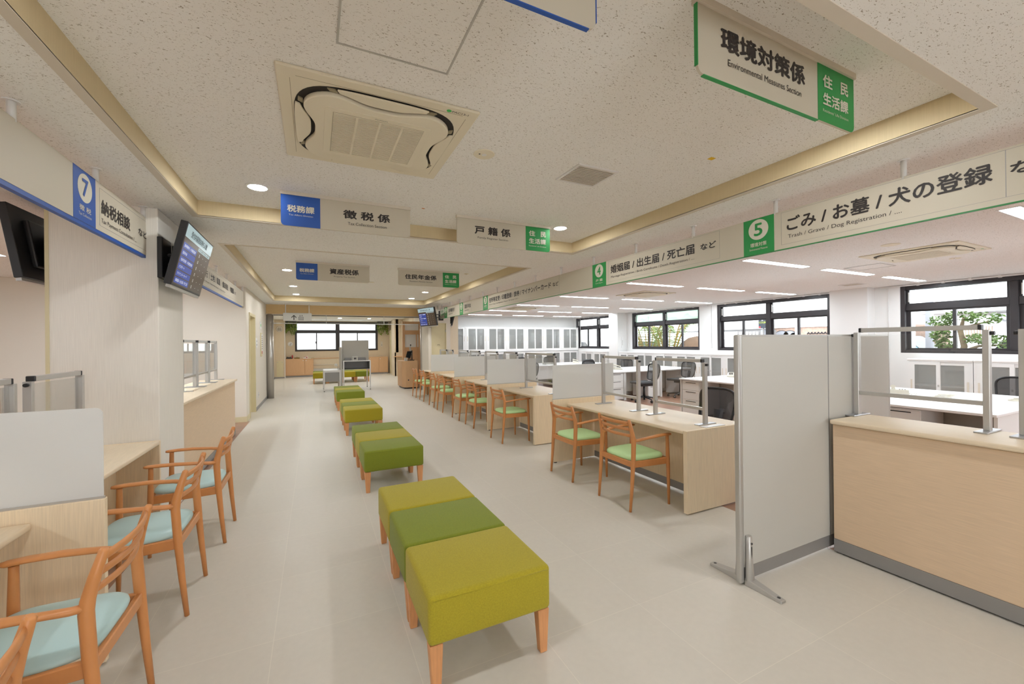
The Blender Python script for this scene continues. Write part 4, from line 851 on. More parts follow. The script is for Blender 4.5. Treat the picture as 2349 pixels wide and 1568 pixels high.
# island nearest the high counter
odesk(5.85, 6.6, 1.5, 2.5, '-x', 'white office desk nearest the high counter, facing it'); odesk(5.85, 6.6, 2.502, 3.4, '-x', 'white office desk behind the tall partition')
odesk(6.602, 7.95, 1.5, 2.5, '+x', 'white office desk with telephone cable, behind the nearest one'); odesk(6.602, 7.95, 2.502, 3.4, '+x', 'white office desk behind the tall partition, on the window side')
# island behind the first counter desk
odesk(6.5, 7.2, 4.68, 5.86, '-x', 'white office desk facing the first counter desk, with slot at its corner'); odesk(6.5, 7.2, 3.6, 4.678, '-x', 'white office desk partly hidden by the tall partition edge')
odesk(7.202, 7.9, 4.68, 5.86, '+x', 'white office desk with a telephone on the window side of its island'); odesk(7.202, 7.9, 3.6, 4.678, '+x', 'white office desk hidden behind the tall partition panel')
# island in the middle of the office, fronts to -Y
for k, (x0, x1) in enumerate(((5.7, 6.9), (6.902, 8.1), (8.102, 9.3))):
    odesk(x0, x1, 7.85, 8.55, '-y', 'white office desk in the middle island, front row, %s from the counters' % on[k]); odesk(x0, x1, 8.552, 9.25, '+y', 'white office desk in the middle island, rear row, %s from the counters' % on[k])
# island farther back with white modesty panels towards the hall
for k, (x0, x1) in enumerate(((4.9, 6.3), (6.302, 7.7), (7.702, 9.1))):
    odesk(x0, x1, 11.2, 11.9, '+y', 'white office desk of the rear island, panel side, %s from the counters' % on[k], False, .28); odesk(x0, x1, 11.902, 12.6, '+y', 'white office desk of the rear island, cabinet side, %s from the counters' % on[k])

# ------------------------------------------------------------------ office chairs (local +X is the way the sitter faces)
def make_task():
    r = thing('office_chair', (0, 0, 0), '', 'chair', 'black mesh office chairs')
    B(-.22, .25, -.24, .24, .425, .485).build('seat', 'mesh_black', r, .025, 3)
    rim = []; N = 20
    def prof(u): return (-.235 - .05 * u - .03 * math.sin(u * PI) + .02 * (1 - u))
    poly = []
    for k in range(40):
        t = 2 * PI * k / 40; e = .45; y = abs(math.cos(t)) ** e * (1 if math.cos(t) >= 0 else -1); z = abs(math.sin(t)) ** e * (1 if math.sin(t) >= 0 else -1); u = (z + 1) / 2
        poly.append((prof(u) - .04 * (1 - y * y), .235 * y * (.86 + .14 * u), .5 + .4 * u - .012 * y * y * u))
    c = (prof(.5) - .055, 0, .7); mb = MB(); mb.add(poly + [(.25 * c[0] * 0 + .5 * (p[0] + c[0]) - .012, .5 * p[1], .5 * (p[2] + c[2])) for p in poly] + [(c[0] - .015, 0, c[2])],
        [(k, (k + 1) % 40, 40 + (k + 1) % 40, 40 + k) for k in range(40)] + [(40 + k, 40 + (k + 1) % 40, 80) for k in range(40)], True)
    mb.build('back_mesh', 'mesh_back', r)
    MB().tube(poly + [poly[0]], .014, 8, side=(1, 0, 0)).build('back_frame', 'black_plastic', r)
    MB().tube([(-.05, 0, .41), (-.2, 0, .42), (-.29, 0, .5), (-.315, 0, .66)], [(.03, .05), (.03, .05), (.025, .07), (.015, .08)], 10, side=(0, 1, 0)).box(-.18, .12, -.1, .1, .37, .425).build('back_support', 'dark_gray', r)
    MB().tube([(0, 0, .1), (0, 0, .38)], [.032, .022], 12).build('gas_lift', 'black_plastic', r)
    mb = MB()
    for k in range(5):
        a = 2 * PI * k / 5 + .3; mb.tube([(0, 0, .12), (.3 * math.cos(a), .3 * math.sin(a), .075)], [(.022, .03), (.014, .02)], 8)
    b = mb.build('star_base', 'black_plastic', r)
    for k in range(5):
        a = 2 * PI * k / 5 + .3; x, y = .3 * math.cos(a), .3 * math.sin(a); dx, dy = -math.sin(a), math.cos(a)
        MB().tube([(x - dx * .022, y - dy * .022, .029), (x + dx * .022, y + dy * .022, .029)], .029, 12).tube([(x, y, .05), (x, y, .085)], .01, 6).build('caster', 'black_plastic', b)
    return r
tk = make_task(); used = []
for x, y, a, lb in ((3.86, 3.2, 180, 'black mesh office chair pulled up behind the first counter desk'), (7.15, 7.5, 172, 'black office chair seen from the side in front of the middle island'),
                    (8.5, 7.62, 178, 'black office chair in front of the middle island, nearer the windows'), (8.35, 5.75, 178, 'black office chair at the window side of the desk with the corner slot'),
                    (8.35, 2.0, 180, 'black office chair at the right edge behind the white desk with the telephone'), (7.62, 10.65, 90, 'black office chair right behind the middle island, in front of the rear island'),
                    (7.3, 9.62, 270, 'black office chair at the rear of the middle island, leftmost'), (8.75, 9.62, 270, 'black office chair at the rear of the middle island, towards the windows'),
                    (9.7, 11.4, 200, 'black office chair near the far pilaster, beyond the rear island'), (6.75, 12.95, 270, 'black office chair behind the rear island, leftmost in view'),
                    (7.95, 13.0, 265, 'black office chair behind the rear island, next to the tall cabinets'), (8.45, 13.8, 250, 'black office chair standing free before the tall cabinets'),
                    (5.25, 10.0, 95, 'black office chair in front of the white modesty panels, by the frosted screens')):
    place(tk, used, (x, y, 0), math.radians(a), lb)

# ------------------------------------------------------------------ telephones, box and papers
def make_phone():
    r = thing('telephone', (0, 0, 0), '', 'telephone', 'white office telephones')
    MB().hexa([(-.1, -.09, 0), (.1, -.09, 0), (.1, .09, 0), (-.1, .09, 0), (-.1, -.09, .03), (.1, -.09, .085), (.1, .09, .085), (-.1, .09, .03)]).build('base', 'white_plastic', r, .006, 2)
    MB().tube([(-.09, -.06, .07), (-.05, -.06, .085), (.05, -.06, .115), (.1, -.06, .12)], [(.022, .026), (.014, .018), (.014, .018), (.022, .026)], 10, side=(0, 0, 1)).build('handset', 'white_plastic', r)
    mb = MB()
    for i in range(4):
        for j in range(3): mb.box(-.06 + i * .025, -.045 + i * .025, -.005 + j * .025, .01 + j * .025, .05 + i * .007, .062 + i * .007)
    mb.build('keypad', 'dark_gray', r)
    MB().tube([(-.09 - .01 * math.sin(k * .9), -.06 + .22 * k / 24, .02 + .012 * math.cos(k * 1.8)) for k in range(25)], .004, 6).build('cord', 'white_plastic', r); return r
ph = make_phone(); used = []
for x, y, z, a, lb in ((6.85, 2.6, .71, 200, 'white telephone on the desk beside the partition edge'), (7.6, 5.5, .71, 30, 'white telephone on the desk behind the first counter desk'), (7.2, 8.5, .71, 150, 'white telephone on the middle island, left one'),
                       (8.6, 8.6, .71, 170, 'white telephone on the middle island, nearer the windows'), (6.3, 11.9, .71, 150, 'white telephone on the rear island, left one'), (8.3, 12.0, .71, 160, 'white telephone on the rear island, right one')):
    place(ph, used, (x, y, z), math.radians(a), lb)
r = thing('cable_bundle', (6.9, 2.2, .71), 'loose white cable coil on the nearest white office desk', 'cable')
MB().tube([(6.95 + .13 * math.cos(k * .7) + .01 * k, 2.25 + .07 * math.sin(k * .7), .716 + .001 * k) for k in range(26)], .005, 6).build('cable', 'white_plastic', r)
r = thing('cable_bundle', (7.2, 1.75, .71), 'second white cable coil near the right edge of the nearest desk island', 'cable')
MB().tube([(7.3 + .1 * math.cos(k * .7), 1.72 + .06 * math.sin(k * .7), .716 + .001 * k) for k in range(20)], .005, 6).build('cable', 'white_plastic', r)
tag(B(3.02, 3.27, 2.44, 2.5, .698, .704).build('name_plate', 'white_desk', None, .002, 1), 'flat white name plate lying on the first counter desk end', 'name plate')
tag(MB().tube([(6.55, 5.3, .005), (6.6, 5.0, .01), (6.9, 4.85, .006)], .006, 6).build('floor_cable', 'white_plastic'), 'white cable lying on the floor under the near office desk', 'cable')
r = thing('tape_reel', (6.75, 3.95, 0), 'orange and yellow reel lying under the office desk behind the near chair', 'reel'); MB().tube([(6.75 + .09 * math.cos(2 * PI * k / 20), 3.95 + .09 * math.sin(2 * PI * k / 20), .025) for k in range(21)], .025, 8).build('ring', 'orange_tape', r)
r = thing('document_tray', (6.75, 11.65, .71), 'flat gray document tray on the rear island', 'tray'); MB().box(6.85, 7.2, 11.6, 11.85, .71, .72).box(6.85, 6.86, 11.6, 11.85, .72, .77).box(7.19, 7.2, 11.6, 11.85, .72, .77).box(6.86, 7.19, 11.84, 11.85, .72, .77).build('tray', 'panel_beige', r)

# ------------------------------------------------------------------ wall items on the left corridor wall
P = facing('+x', (-1.17, 0, 0))
r = thing('wall_sign', (-1.17, 11.54, 1.93), 'small white and green safety sign high on the corridor wall', 'sign'); plate(P, 11.45, 11.63, 1.84, 2.02, 0, .012).build('plate', 'white_metal', r); plate(P, 11.5, 11.58, 1.9, 1.96, .012, .014).build('symbol', 'green_light', r)
r = thing('round_sign', (-1.17, 10.76, 1.5), 'round pictogram sign with dark figures beside the corridor door', 'sign'); disc(P, 10.76, 1.5, .11, .11, 0, .01).build('disc', 'white_metal', r)
mb = MB()
for b in (1.46, 1.54): disc(P, 10.76, b, .025, .02, .01, .012, 12, mb)
mb.build('symbol', 'ink_dark', r)
r = thing('notice_board', (-1.17, 11.6, 1.47), 'tall narrow notice board with a red lower corner on the corridor wall', 'notice'); plate(P, 11.5, 11.72, 1.18, 1.75, 0, .025).build('board', 'door_beige', r, .003, 1); plate(P, 11.53, 11.7, 1.3, 1.72, .025, .027).build('notice', 'white_metal', r); plate(P, 11.55, 11.66, 1.24, 1.31, .025, .028).build('notice', 'red', r)
mb = MB()
for k in range(7): plate(P, 11.55, 11.68, 1.36 + k * .05, 1.375 + k * .05, .027, .028, mb=mb)
mb.build('text_line', 'ink_dark', r)
r = thing('wall_outlet', (-1.17, 11.0, .33), 'small white outlet low on the corridor wall', 'outlet'); plate(P, 10.98, 11.06, .25, .37, 0, .008, (.005,) * 4).build('plate', 'white_metal', r); MB().box(-1.1618, -1.161, 11.0, 11.04, .3, .32).build('socket', 'dark_gray', r)
r = thing('wall_alarm', (-1.165, 9.19, 2.4), 'tiny red alarm lamp high at the wall corner beyond the sign band', 'alarm'); disc(facing('-y', (0, 9.2, 0)), -1.3, 2.42, .035, .035, 0, .03, 16).build('lamp', 'red', r)

# ------------------------------------------------------------------ waiting area furniture
def wcab(x0, x1, label, splits):
    r = thing('storage_cabinet', ((x0 + x1) / 2, 20.95, 0), label, 'cabinet', 'wood cabinets under the far window'); B(x0, x1, 20.74, FY - .03, .07, .8).build('body', 'cab_wood', r); B(x0, x1, 20.72, FY - .03, .8, .825).build('top_board', 'cab_wood', r, .003, 1); B(x0, x1, 20.76, FY - .03, 0, .07).build('plinth', 'kick_gray', r)
    xs_ = [x0] + splits + [x1]
    for a, b in zip(xs_, xs_[1:]):
        d = B(a + .004, b - .004, 20.722, 20.74, .08, .795).build('door', 'cab_wood', r, .002, 1); disc(facing('-y', (0, 20.722, 0)), a + .06 if a != x0 else b - .06, .74, .018, .018, 0, .012, 14).build('knob', 'white_metal', d)
    return r
wcab(-1.16, -.04, 'wood two-door cabinet at the left under the far window', [-.4]); wcab(1.9, 3.25, 'wood cabinet at the right under the far window', [2.36, 2.82])
r = thing('window_seat_back', (.9, 21.0, 0), 'beige boxed ledge between the two wood cabinets under the far window', 'ledge'); B(-.04, 1.9, 20.98, FY - .03, 0, .8).build('panel', 'wall_beige', r); B(-.04, 1.9, 20.95, FY - .03, .8, .825).build('top_board', 'cab_wood', r); B(-.04, 1.9, 20.955, 20.98, .5, .53).build('rail', 'trim_light', r); B(-.04, 1.9, 20.9, 20.98, .02, .34).build('lower_box', 'panel_beige', r)
r = thing('telephone', (-1.03, 20.9, .825), 'black telephone on the left wood cabinet by the far window', 'telephone'); MB().box(-1.14, -.9, 20.84, 21.0, .825, .87).build('base', 'black_plastic', r, .008, 2); MB().tube([(-1.12, 20.86, .9), (-1.02, 20.86, .885), (-.93, 20.86, .9)], [.022, .014, .022], 10).build('handset', 'black_plastic', r)
tag(MB().tube([(-.9, 21.06, .825), (-.9, 21.06, .99)], [.028, .022], 12).build('red_can', 'red'), 'small red can behind the black telephone', 'can')
r = thing('basket', (-.72, 20.92, .825), 'flat wooden basket on the left wood cabinet', 'basket'); MB().box(-.82, -.6, 20.82, 21.0, .825, .835).box(-.82, -.81, 20.82, 21.0, .835, .875).box(-.61, -.6, 20.82, 21.0, .835, .875).box(-.81, -.61, 20.82, 20.83, .835, .875).box(-.81, -.61, 20.99, 21.0, .835, .875).build('tray', 'palm_stem', r); MB().tube([(-.71, 20.83, .87), (-.71, 20.91, .92), (-.71, 20.99, .87)], .006, 6).build('grip', 'palm_stem', r)
r = thing('flower_tray', (-.3, 20.92, .825), 'small tray of red and white flowers on the left wood cabinet', 'flowers'); MB().box(-.46, -.14, 20.84, 21.0, .825, .85).build('tray', 'white_metal', r); mb = MB(); mw = MB()
for k in range(9): (mb if k % 2 else mw).ball((-.42 + random.random() * .24, 20.86 + random.random() * .12, .87 + random.random() * .03), .028, 8, 5)
mb.build('blossoms', 'red', r); mw.build('blossoms', 'white_metal', r); MB().box(-.24, -.02, 20.85, 20.93, .85, .858).build('leaves', 'leaf_dark', r)
P = facing('-y', (0, FY, 0)); r = thing('round_sign', (-.98, FY, 1.49), 'round telephone pictogram sign left of the far window', 'sign'); disc(P, -.98, 1.49, .1, .1, 0, .01).build('disc', 'white_metal', r)
MB().tube([P.p(-1.01, 1.46, .013), P.p(-.985, 1.455, .013), P.p(-.965, 1.475, .013), P.p(-.945, 1.53, .013)], [.01, .006, .006, .011], 8).box(-1.02, -.94, FY - .013, FY - .01, 1.415, 1.425).build('symbol', 'ink_dark', r)
r = thing('switch_plate', (3.02, FY, 1.44), 'beige intercom plate right of the far window', 'switch'); plate(P, 2.97, 3.07, 1.32, 1.56, 0, .01).build('plate', 'trim_light', r); plate(P, 3.0, 3.04, 1.38, 1.42, .01, .013).build('button', 'kick_gray', r)
P = facing('-y', (0, 20.45, 0)); r = thing('round_sign', (-1.35, 20.45, 2.15), 'round lift pictogram sign behind the steel column', 'sign'); disc(P, -1.36, 2.15, .13, .13, 0, .008).build('disc', 'kick_gray', r); disc(P, -1.36, 2.15, .12, .12, .008, .01).build('disc', 'trim_light', r); lift_icon(Pl(P.p(0, 0, .01), P.r, P.u), -1.43, -1.29, 2.08, 2.22, r, 'ink_dark', .003)
r = thing('hatch', (-1.36, 20.45, .4), 'low beige service hatch left of the wood cabinet', 'hatch'); plate(P, -1.48, -1.23, .06, .76, 0, .012).build('door', 'door_beige', r, .002, 1); MB().box(-1.46, -1.43, 20.43, 20.438, .68, .71).box(-1.28, -1.25, 20.43, 20.438, .68, .71).build('catch', 'alu', r)
def planter(x0, x1, label, sd):
    rn = random.Random(sd); r = thing('hanging_plant', ((x0 + x1) / 2, 20.98, 2.5), label, 'plant', 'green plants hanging at the far window corners'); MB().box(x0, x1, 20.85, FY - .02, 2.44, 2.53).build('planter', 'dark_gray', r); mb = MB()
    for k in range(420):
        x = rn.uniform(x0 - .02, x1 + .02); y = rn.uniform(20.76, 21.1); L = rn.uniform(.05, .62) * (0.55 + .45 * abs(math.sin(x * 9))); z = 2.5 - L; a = rn.uniform(0, 2 * PI); l = rn.uniform(.05, .09); w = .016
        dx, dy = math.cos(a) * l, math.sin(a) * l; mb.add([(x - dy * .25, y + dx * .25, z), (x + dx * .5, y + dy * .5, z - l * .4), (x + dy * .25, y - dx * .25, z - .01), (x - dx * .4, y - dy * .4, z + l * .5)], [(0, 1, 2, 3)])
    mb.build('foliage', 'leaf_dark', r); ms = MB()
    for k in range(14):
        x = rn.uniform(x0, x1); y = rn.uniform(20.8, 20.9); ms.tube([(x, y, 2.46), (x + rn.uniform(-.03, .03), y - .03, 2.46 - rn.uniform(.2, .55))], .003, 5)
    ms.build('stem', 'leaf', r)
planter(-1.13, -.72, 'green hanging plant at the upper left corner of the far window', 3); planter(2.8, 3.3, 'green hanging plant at the upper right corner of the far window', 5)

# writing tables with screens
r = thing('writing_table', (1.2, 14.2, 0), 'pale gray standing writing table with open shelf below the top', 'table'); tx0, tx1, ty0, ty1 = .8, 1.63, 13.78, 14.7
B(tx0, tx1, ty0, ty1, .905, .93).build('tabletop', 'white_metal', r, .003, 1); MB().box(tx0 + .03, tx1 - .03, ty1 - .3, ty1 - .28, .66, .905).box(tx0 + .03, tx1 - .03, ty0 + .02, ty1 - .28, .65, .665).box(tx0 + .02, tx0 + .035, ty0 + .02, ty1 - .28, .65, .905).box(tx1 - .035, tx1 - .02, ty0 + .02, ty1 - .28, .65, .905).build('shelf_box', 'kick_gray', r)
for x in (tx0 + .02, tx1 - .02):
    for y in (ty0 + .02, ty1 - .02):
        l = B(x - .018, x + .018, y - .018, y + .018, .02, .905).build('leg', 'white_metal', r); MB().tube([(x, y, 0), (x, y, .02)], .015, 10).build('foot_cap', 'black_plastic', l)
r = thing('desk_screen', (1.2, 14.11, .93), 'upright beige screen board on the standing writing table', 'screen'); B(tx0 - .015, tx1 - .03, 14.1, 14.13, .931, 1.565).build('board', 'panel_beige', r, .002, 1); B(tx0 - .02, tx1 - .025, 14.095, 14.135, 1.565, 1.575).build('trim', 'kick_gray', r)
r = thing('side_screen', (.76, 14.2, 0), 'tall narrow beige side screen between the two writing tables', 'screen'); B(tx0 - .06, tx0 - .02, 13.8, 14.75, .0, 1.36).build('board', 'panel_beige', r, .002, 1)
for x0, x1, lb in ((.87, 1.06, 'low gray pen rack left on the writing table'), (1.26, 1.5, 'low gray pen rack right on the writing table')):
    q = thing('pen_rack', ((x0 + x1) / 2, 14.0, .93), lb, 'rack'); MB().box(x0, x1, 13.95, 14.09, .93, .94).box(x0, x1, 14.07, 14.09, .94, 1.02).box(x0, x0 + .01, 13.95, 14.07, .94, 1.0).box(x1 - .01, x1, 13.95, 14.07, .94, 1.0).build('tray', 'kick_gray', q)
q = thing('ticket_clock', (1.16, 13.95, .93), 'small gray device with dark display on the writing table', 'device'); B(1.08, 1.25, 13.88, 14.0, .93, 1.06).build('case', 'panel_beige', q, .004, 1); B(1.13, 1.2, 13.876, 13.88, .97, 1.02).build('display', 'dark_gray', q)
r = thing('writing_table', (.5, 14.2, 0), 'lower pale gray writing table joined left of the tall screen', 'table'); tx0, tx1, ty0, ty1 = .245, .735, 13.78, 14.75
B(tx0, tx1, ty0, ty1, .625, .65).build('tabletop', 'white_metal', r, .003, 1); B(tx0 + .03, tx1 - .01, ty0 + .03, ty0 + .05, .3, .6).build('front_panel', 'kick_gray', r); B(tx0, tx1, ty0 + .01, ty0 + .03, .59, .625).build('apron', 'white_metal', r)
for x in (tx0 + .02, tx1 - .02):
    for y in (ty0 + .02, ty1 - .02):
        l = B(x - .018, x + .018, y - .018, y + .018, .02, .625).build('leg', 'white_metal', r); MB().tube([(x, y, 0), (x, y, .02)], .015, 10).build('foot_cap', 'black_plastic', l)
q = thing('desk_lens', (.66, 14.3, .65), 'small round magnifier stand on the lower writing table', 'magnifier'); MB().tube([(.68, 14.3, .65), (.68, 14.3, .74), (.64, 14.28, .8)], .008, 8).build('stem', 'alu', q); disc(facing('-y', (0, 14.26, 0)), .62, .79, .05, .05, 0, .008).build('lens', 'glass_cab', q)

# reception kiosk
r = thing('reception_kiosk', (2.86, 13.7, 0), 'light wood reception kiosk with chamfered corner at the far end', 'kiosk')
MB().prism([(2.56, 13.55), (2.64, 13.3), (3.02, 13.3), (3.08, 13.4), (3.08, 14.3), (2.56, 14.3)], lambda a, b, t: (a, b, .04 + .85 * t)).build('body', 'cab_wood', r, .006, 2); B(2.6, 3.04, 13.33, 14.28, 0, .04).build('plinth', 'black_plastic', r)
disc(facing('-y', (0, 13.3, 0)), 2.72, .28, .022, .022, 0, .006, 16).build('cable_grommet', 'dark_gray', r)
r = thing('tablet_stand', (2.83, 13.7, .89), 'dark tablet leaning on a stand on the reception kiosk', 'tablet'); MB().hexa([(2.7, 13.62, 1.0), (2.85, 13.62, .97), (2.86, 13.64, .97), (2.71, 13.64, 1.0), (2.77, 13.7, 1.2), (2.92, 13.7, 1.2), (2.93, 13.72, 1.2), (2.78, 13.72, 1.2)]).build('tablet', 'car_glass', r); MB().tube([(2.9, 13.8, 1.19), (2.79, 13.68, .9)], .012, 8).tube([(2.82, 13.7, 1.0), (2.9, 13.8, .9)], .01, 8).box(2.74, 2.97, 13.62, 13.82, .89, .9).build('stand', 'black_plastic', r)
r = thing('camera_arm', (2.96, 13.85, .89), 'dark jointed document camera arm behind the tablet on the kiosk', 'camera'); MB().tube([(2.98, 13.98, .89), (2.98, 13.98, 1.22)], .022, 10).build('post', 'dark_gray', r); MB().tube([(2.96, 13.98, 1.1), (2.92, 13.98, 1.3), (2.93, 13.97, 1.38)], [.03, .026, .015], 10).build('arm', 'alu', r); MB().ball((2.935, 13.96, 1.4), .025).build('head', 'black_plastic', r); MB().box(2.9, 3.05, 13.9, 14.05, .89, .905).build('base', 'black_plastic', r)
r = thing('paper_box', (2.72, 13.6, .89), 'small cream paper box on the left of the reception kiosk', 'box'); B(2.64, 2.72, 13.42, 13.58, .89, .99).build('box', 'panel_beige', r, .003, 1); B(2.66, 2.7, 13.46, 13.54, .99, .992).build('opening', 'kick_gray', r)

# ------------------------------------------------------------------ outside the windows
S_('ground', MB().box(XW + .3, 14.6, -30, 60, -.35, -.25).box(14.6, 60, -30, 60, -.35, .1), 'asphalt')
for y0, y1, h, lb, nm_ in ((11.2, 16.2, 7.5, 'white building across the street with a brick band', 'building'),):
    r = thing('building', (25, 13, -.25), lb, 'building'); B(24, 30, 9.3, 24.0, 2.12, 9).build('upper_wall', 'outside_white', r); B(24.1, 30, 9.3, 14.75, -.25, 2.12).build('brick_wall', 'outside_brick', r)
    for y in (9.6, 11.7, 13.35): B(23.95, 24.1, y, y + .2, -.25, 2.12).build('post', 'outside_white', r)
    rn = random.Random(2); mb = MB()
    for cx, cy, ra in ((14.35, 2.0, .26), (13.9, 2.03, .22), (13.66, 2.0, .13), (13.3, 1.85, .1)):
        pts = [(24.08, cx + ra * 1.5 * math.cos(t * PI / 10), cy + ra * math.sin(t * PI / 10) - .3) for t in range(21)]; mb.tube(pts, .018, 6)
    for k in range(7): mb.tube([(24.08, 13.0 - k * .16, 1.74), (24.08, 12.93 - k * .16, 1.83), (24.08, 12.88 - k * .16, 1.74)], .03, 5)
    mb.build('painted_outline', 'sign_navy', r)
    mb = MB()
    for cx, cy, ra in ((14.35, 2.0, .26), (13.9, 2.03, .22), (13.66, 2.0, .13)): mb.prism([(cx + ra * 1.45 * math.cos(t * PI / 10), cy + ra * .97 * math.sin(t * PI / 10) - .3) for t in range(20)], lambda a, b, t: (24.09 - .02 * t, a, b))
    mb.build('painted_fill', 'outside_paint', r)
r = thing('shop_sign', (23.2, 14.9, 2.1), 'dark navy shop sign with yellow lettering outside the brick wall window', 'sign'); P = facing('-x', (23.2, 0, 0)); plate(P, -15.12, -14.62, 2.12, 2.85, -.2, 0).build('board', 'sign_navy', r); txt(r, 'COLBE', P, -15.08, -14.66, 2.4, 2.5, 'sign_yellow', .01, .01); txt(r, '色', P, -14.95, -14.85, 2.55, 2.64, 'outside_white', .01, .01); plate(P, -15.1, -15.0, 2.15, 2.22, 0, .01).build('red_stripe', 'red', r); B(23.22, 23.3, 14.85, 14.9, -.25, 2.12).build('post', 'outside_gray', r)
r = thing('shop', (23.5, 15.5, 0), 'gray shop front with pale window lettering, left in the brick wall window', 'shop'); B(23.4, 23.6, 14.35, 16.6, -.25, 2.0).build('wall', 'outside_gray', r); B(23.36, 23.4, 14.4, 15.1, -.25, 2.05).build('shutter', 'outside_paint', r); mb = MB()
for k in range(6): mb.box(23.33, 23.4, 15.25 + k * .21, 15.36 + k * .21, 1.72, 1.92)
mb.build('pane', 'outside_white', r)
r = thing('building', (26, 4, 0), 'pale house with sloping roof and gray panes behind the small tree', 'building'); B(24, 30, -6, 7.3, -.25, 2.1).build('wall', 'outside_white', r); B(23.3, 24, -1, 6.1, 2.1, 2.35).build('canopy', 'outside_paint', r); MB().hexa([(23.9, 3.3, 2.5), (30, 3.3, 2.5), (30, 8.6, 2.5), (23.9, 8.6, 2.5), (23.9, 3.3, 5.5), (30, 3.3, 5.5), (30, 4.0, 5.5), (23.9, 4.0, 5.5)]).build('roof', 'outside_white', r)
for y in (5.1, 4.2, 2.6): B(23.94, 24.02, y, y + .75, .75, 1.75).build('pane', 'outside_gray', r)
mb = MB()
for k in range(10): mb.box(23.8, 23.85, 6.2 + k * .08, 6.23 + k * .08, 1.4, 1.9)
mb.build('slat_fence', 'outside_brick', r)
tag(MB().tube([(15.4, 5.18, -.25), (15.4, 5.18, 6)], .085, 16).build('utility_pole', 'outside_paint'), 'thick pale gray utility pole left of the small tree', 'pole'); tag(MB().tube([(15.3, 5.49, -.25), (15.3, 5.49, 6)], .05, 12).build('utility_pole', 'outside_white'), 'thin whitish utility pole in front of the teal car', 'pole')
def car(x, y, col, label, group, L=4.0, Wd=1.65, rz=PI / 2, zb=.1):
    r = thing('car', (x, y, zb), label, 'car', group); cu = [(-L / 2, .3), (-L / 2, .75), (-L * .42, .85), (-L * .3, .9), (-L * .18, 1.38), (L * .2, 1.42), (L * .36, .92), (L * .47, .82), (L / 2, .7), (L / 2, .3)]
    ca, sa = math.cos(rz), math.sin(rz); T = lambda a, b, c: (x + a * ca - b * sa, y + a * sa + b * ca, zb + c)
    MB().prism(cu, lambda a, b, t: T(a, -Wd / 2 + Wd * t, b)).build('body', col, r, .05, 3)
    g = [(-L * .27, .92), (-L * .165, 1.32), (L * .18, 1.35), (L * .31, .94)]
    for s in (-1, 1): MB().prism(g, lambda a, b, t: T(a, s * (Wd / 2 - .01 + .02 * t), b)).build('side_glass', 'car_glass', r)
    MB().add([T(L * .355, -Wd * .42, .95), T(L * .355, Wd * .42, .95), T(L * .215, Wd * .4, 1.4), T(L * .215, -Wd * .4, 1.4)], [(0, 1, 2, 3)]).build('windscreen', 'car_glass', r)
    for a in (-L * .3, L * .32):
        for s in (-1, 1): MB().tube([T(a, s * (Wd / 2 - .15), .3), T(a, s * (Wd / 2 + .02), .3)], .3, 18).build('wheel', 'tyre', r)
    return r
car(17.2, 6.95, 'car_teal', 'teal car parked outside the nearest office window', 'parked cars', L=3.6, zb=.1, rz=-PI / 2); car(15.9, 3.2, 'car_white', 'white car parked below the small tree outside', 'parked cars', L=3.0, zb=.1, rz=-PI / 2)
car(19.5, 19.2, 'car_white', 'white car parked behind the palm fronds, left', 'parked cars'); car(21.5, 16.6, 'car_white', 'white van-like car parked behind the palm fronds, right', 'parked cars', L=4.6)
car(19.6, 26.5, 'car_white', 'white car outside the farthest office window', 'parked cars'); 
r = thing('boulder', (14.6, 12.3, -.25), 'brown boulder outside the palm window', 'rock'); MB().ball((14.8, 12.35, .6), 1, 12, 8, (.9, .95, 1.05)).build('stone', 'rock', r)
def leafy(r, blobs, n, size, m, sd):
    rn = random.Random(sd); mb = MB()
    for cx, cy, cz, rx, rz in blobs:
        for k in range(n):
            a, e, q = rn.uniform(0, 2 * PI), rn.uniform(-1, 1), rn.uniform(.3, 1) ** .5; s = math.sqrt(1 - e * e)
            p = Vector((cx + rx * q * s * math.cos(a), cy + rx * q * s * math.sin(a), cz + rz * q * e)); u = Vector((rn.uniform(-1, 1), rn.uniform(-1, 1), rn.uniform(-.6, .6))).normalized() * size; w = u.cross(Vector((rn.uniform(-1, 1), rn.uniform(-1, 1), rn.uniform(-1, 1)))).normalized() * size * .45
            mb.add([p - u, p - w, p + u, p + w], [(0, 1, 2, 3)])
    mb.build('foliage', m, r)
r = thing('tree', (14.0, 4.1, -.25), 'small clipped tree with layered crown outside the nearest office window', 'tree'); MB().tube([(14, 4.12, -.25), (14.02, 4.15, .9), (14, 4.1, 1.25), (14, 4.16, 1.6), (14, 4.1, 1.95)], [.1, .075, .06, .05, .025], 10).tube([(14, 4.15, 1.1), (13.95, 3.85, 1.25), (13.95, 3.45, 1.28)], [.045, .03, .015], 8).tube([(14, 4.14, 1.15), (14, 4.4, 1.22), (14, 4.65, 1.38)], [.04, .03, .015], 8).tube([(14, 4.12, 1.55), (14, 4.35, 1.75)], [.03, .015], 8).tube([(14, 4.1, 1.7), (14, 3.7, 1.82)], [.03, .015], 8).build('trunk', 'bark', r)
leafy(r, [(14, 4.5, 1.86, .26, .14), (14, 4.15, 1.98, .32, .13), (14, 3.75, 1.9, .34, .14), (14, 4.5, 1.5, .2, .17), (14, 4.4, 1.28, .2, .14), (13.95, 3.8, 1.42, .3, .13), (13.95, 3.45, 1.36, .28, .13)], 170, .05, 'leaf', 4)
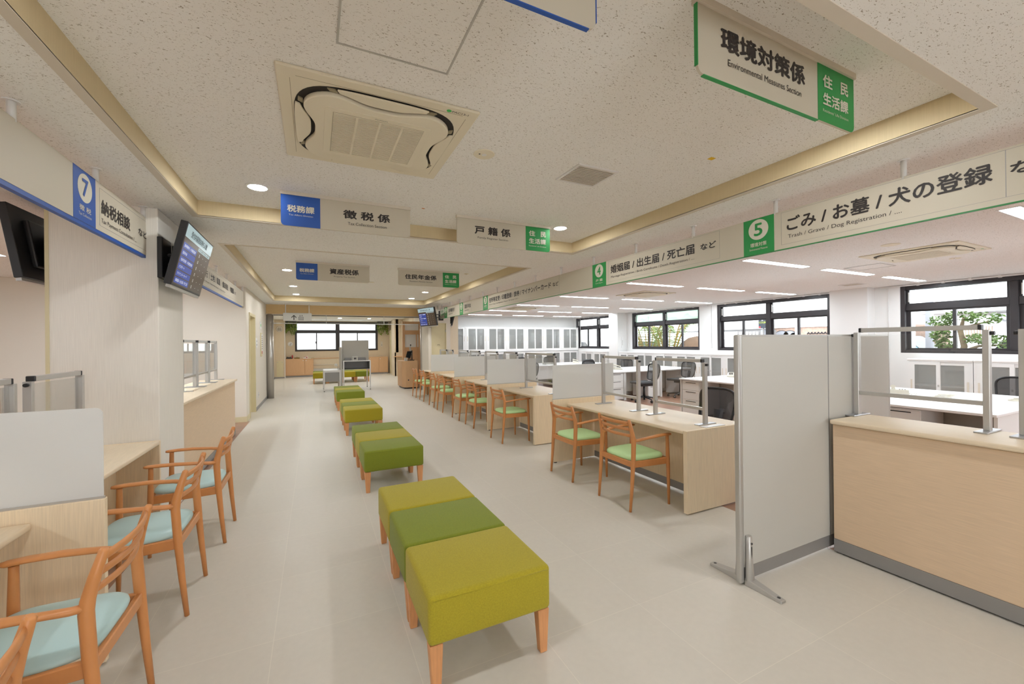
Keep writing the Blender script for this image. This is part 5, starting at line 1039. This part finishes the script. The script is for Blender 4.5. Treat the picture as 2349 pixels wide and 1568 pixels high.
r = thing('shrub', (13.4, 2.5, -.25), 'low green shrub outside the nearest office window', 'shrub'); leafy(r, [(13.4, 3.25, 1.12, .35, .16), (13.4, 3.75, 1.05, .3, .14)], 120, .05, 'leaf', 6); MB().tube([(13.4, 3.3, -.25), (13.4, 3.35, 1.05)], .03, 6).build('stem', 'bark', r)
def palm(x, y, label, sd, n=11, L=2.1):
    rn = random.Random(sd); r = thing('palm', (x, y, -.25), label, 'palm', 'palms outside the office window'); st = MB(); fo = MB()
    for k in range(n):
        a = 2 * PI * k / n + rn.uniform(-.2, .2); le = rn.uniform(.8, 1.1); pts = []
        for i in range(9):
            t = i / 8; pts.append(Vector((x + math.cos(a) * L * .62 * le * t, y + math.sin(a) * L * .62 * le * t, -.25 + 2.4 * le * math.sin(t * 1.85) + .25)))
        st.tube(pts, [.035 - .003 * i for i in range(9)], 6)
        for i in range(2, 9):
            for s in (-1, 1):
                for j in range(4):
                    p = pts[i - 1].lerp(pts[i], j / 4); t_ = (pts[i] - pts[i - 1]).normalized(); sd_ = t_.cross(Vector((0, 0, 1))).normalized() * s; tip = p + sd_ * .42 + t_ * .25 - Vector((0, 0, .22 + rn.uniform(0, .15))); w = t_ * .018
                    fo.add([p - w, p + w, tip], [(0, 1, 2)])
    st.build('stem', 'palm_stem', r); fo.build('frond', 'palm_leaf', r); MB().tube([(x, y, -.3), (x, y, .35)], [.14, .1], 10).build('trunk', 'bark', r)
palm(14.2, 14.6, 'palm with arching fronds outside the palm window, left', 8); palm(13.9, 13.1, 'palm with arching fronds outside the palm window, right', 9)
r = thing('tree', (15.2, 18.4, -.25), 'gray brown bare tree outside the farthest office window', 'tree'); MB().tube([(15.2, 18.4, -.25), (15.2, 18.45, 3.5)], [.16, .12], 12).build('trunk', 'bark', r); r = thing('banner', (15.8, 18.1, 1), 'narrow white banner with dark marks outside the farthest office window', 'banner'); B(15.8, 15.82, 17.85, 18.25, .2, 2.6).build('cloth', 'car_white', r); MB().tube([(15.81, 18.27, -.25), (15.81, 18.27, 2.7)], .02, 8).build('pole', 'outside_gray', r)
mb = MB()
for k in range(6): mb.box(15.785, 15.8, 17.95, 18.12, .5 + k * .32, .68 + k * .32)
mb.build('mark', 'ink_blue', r)
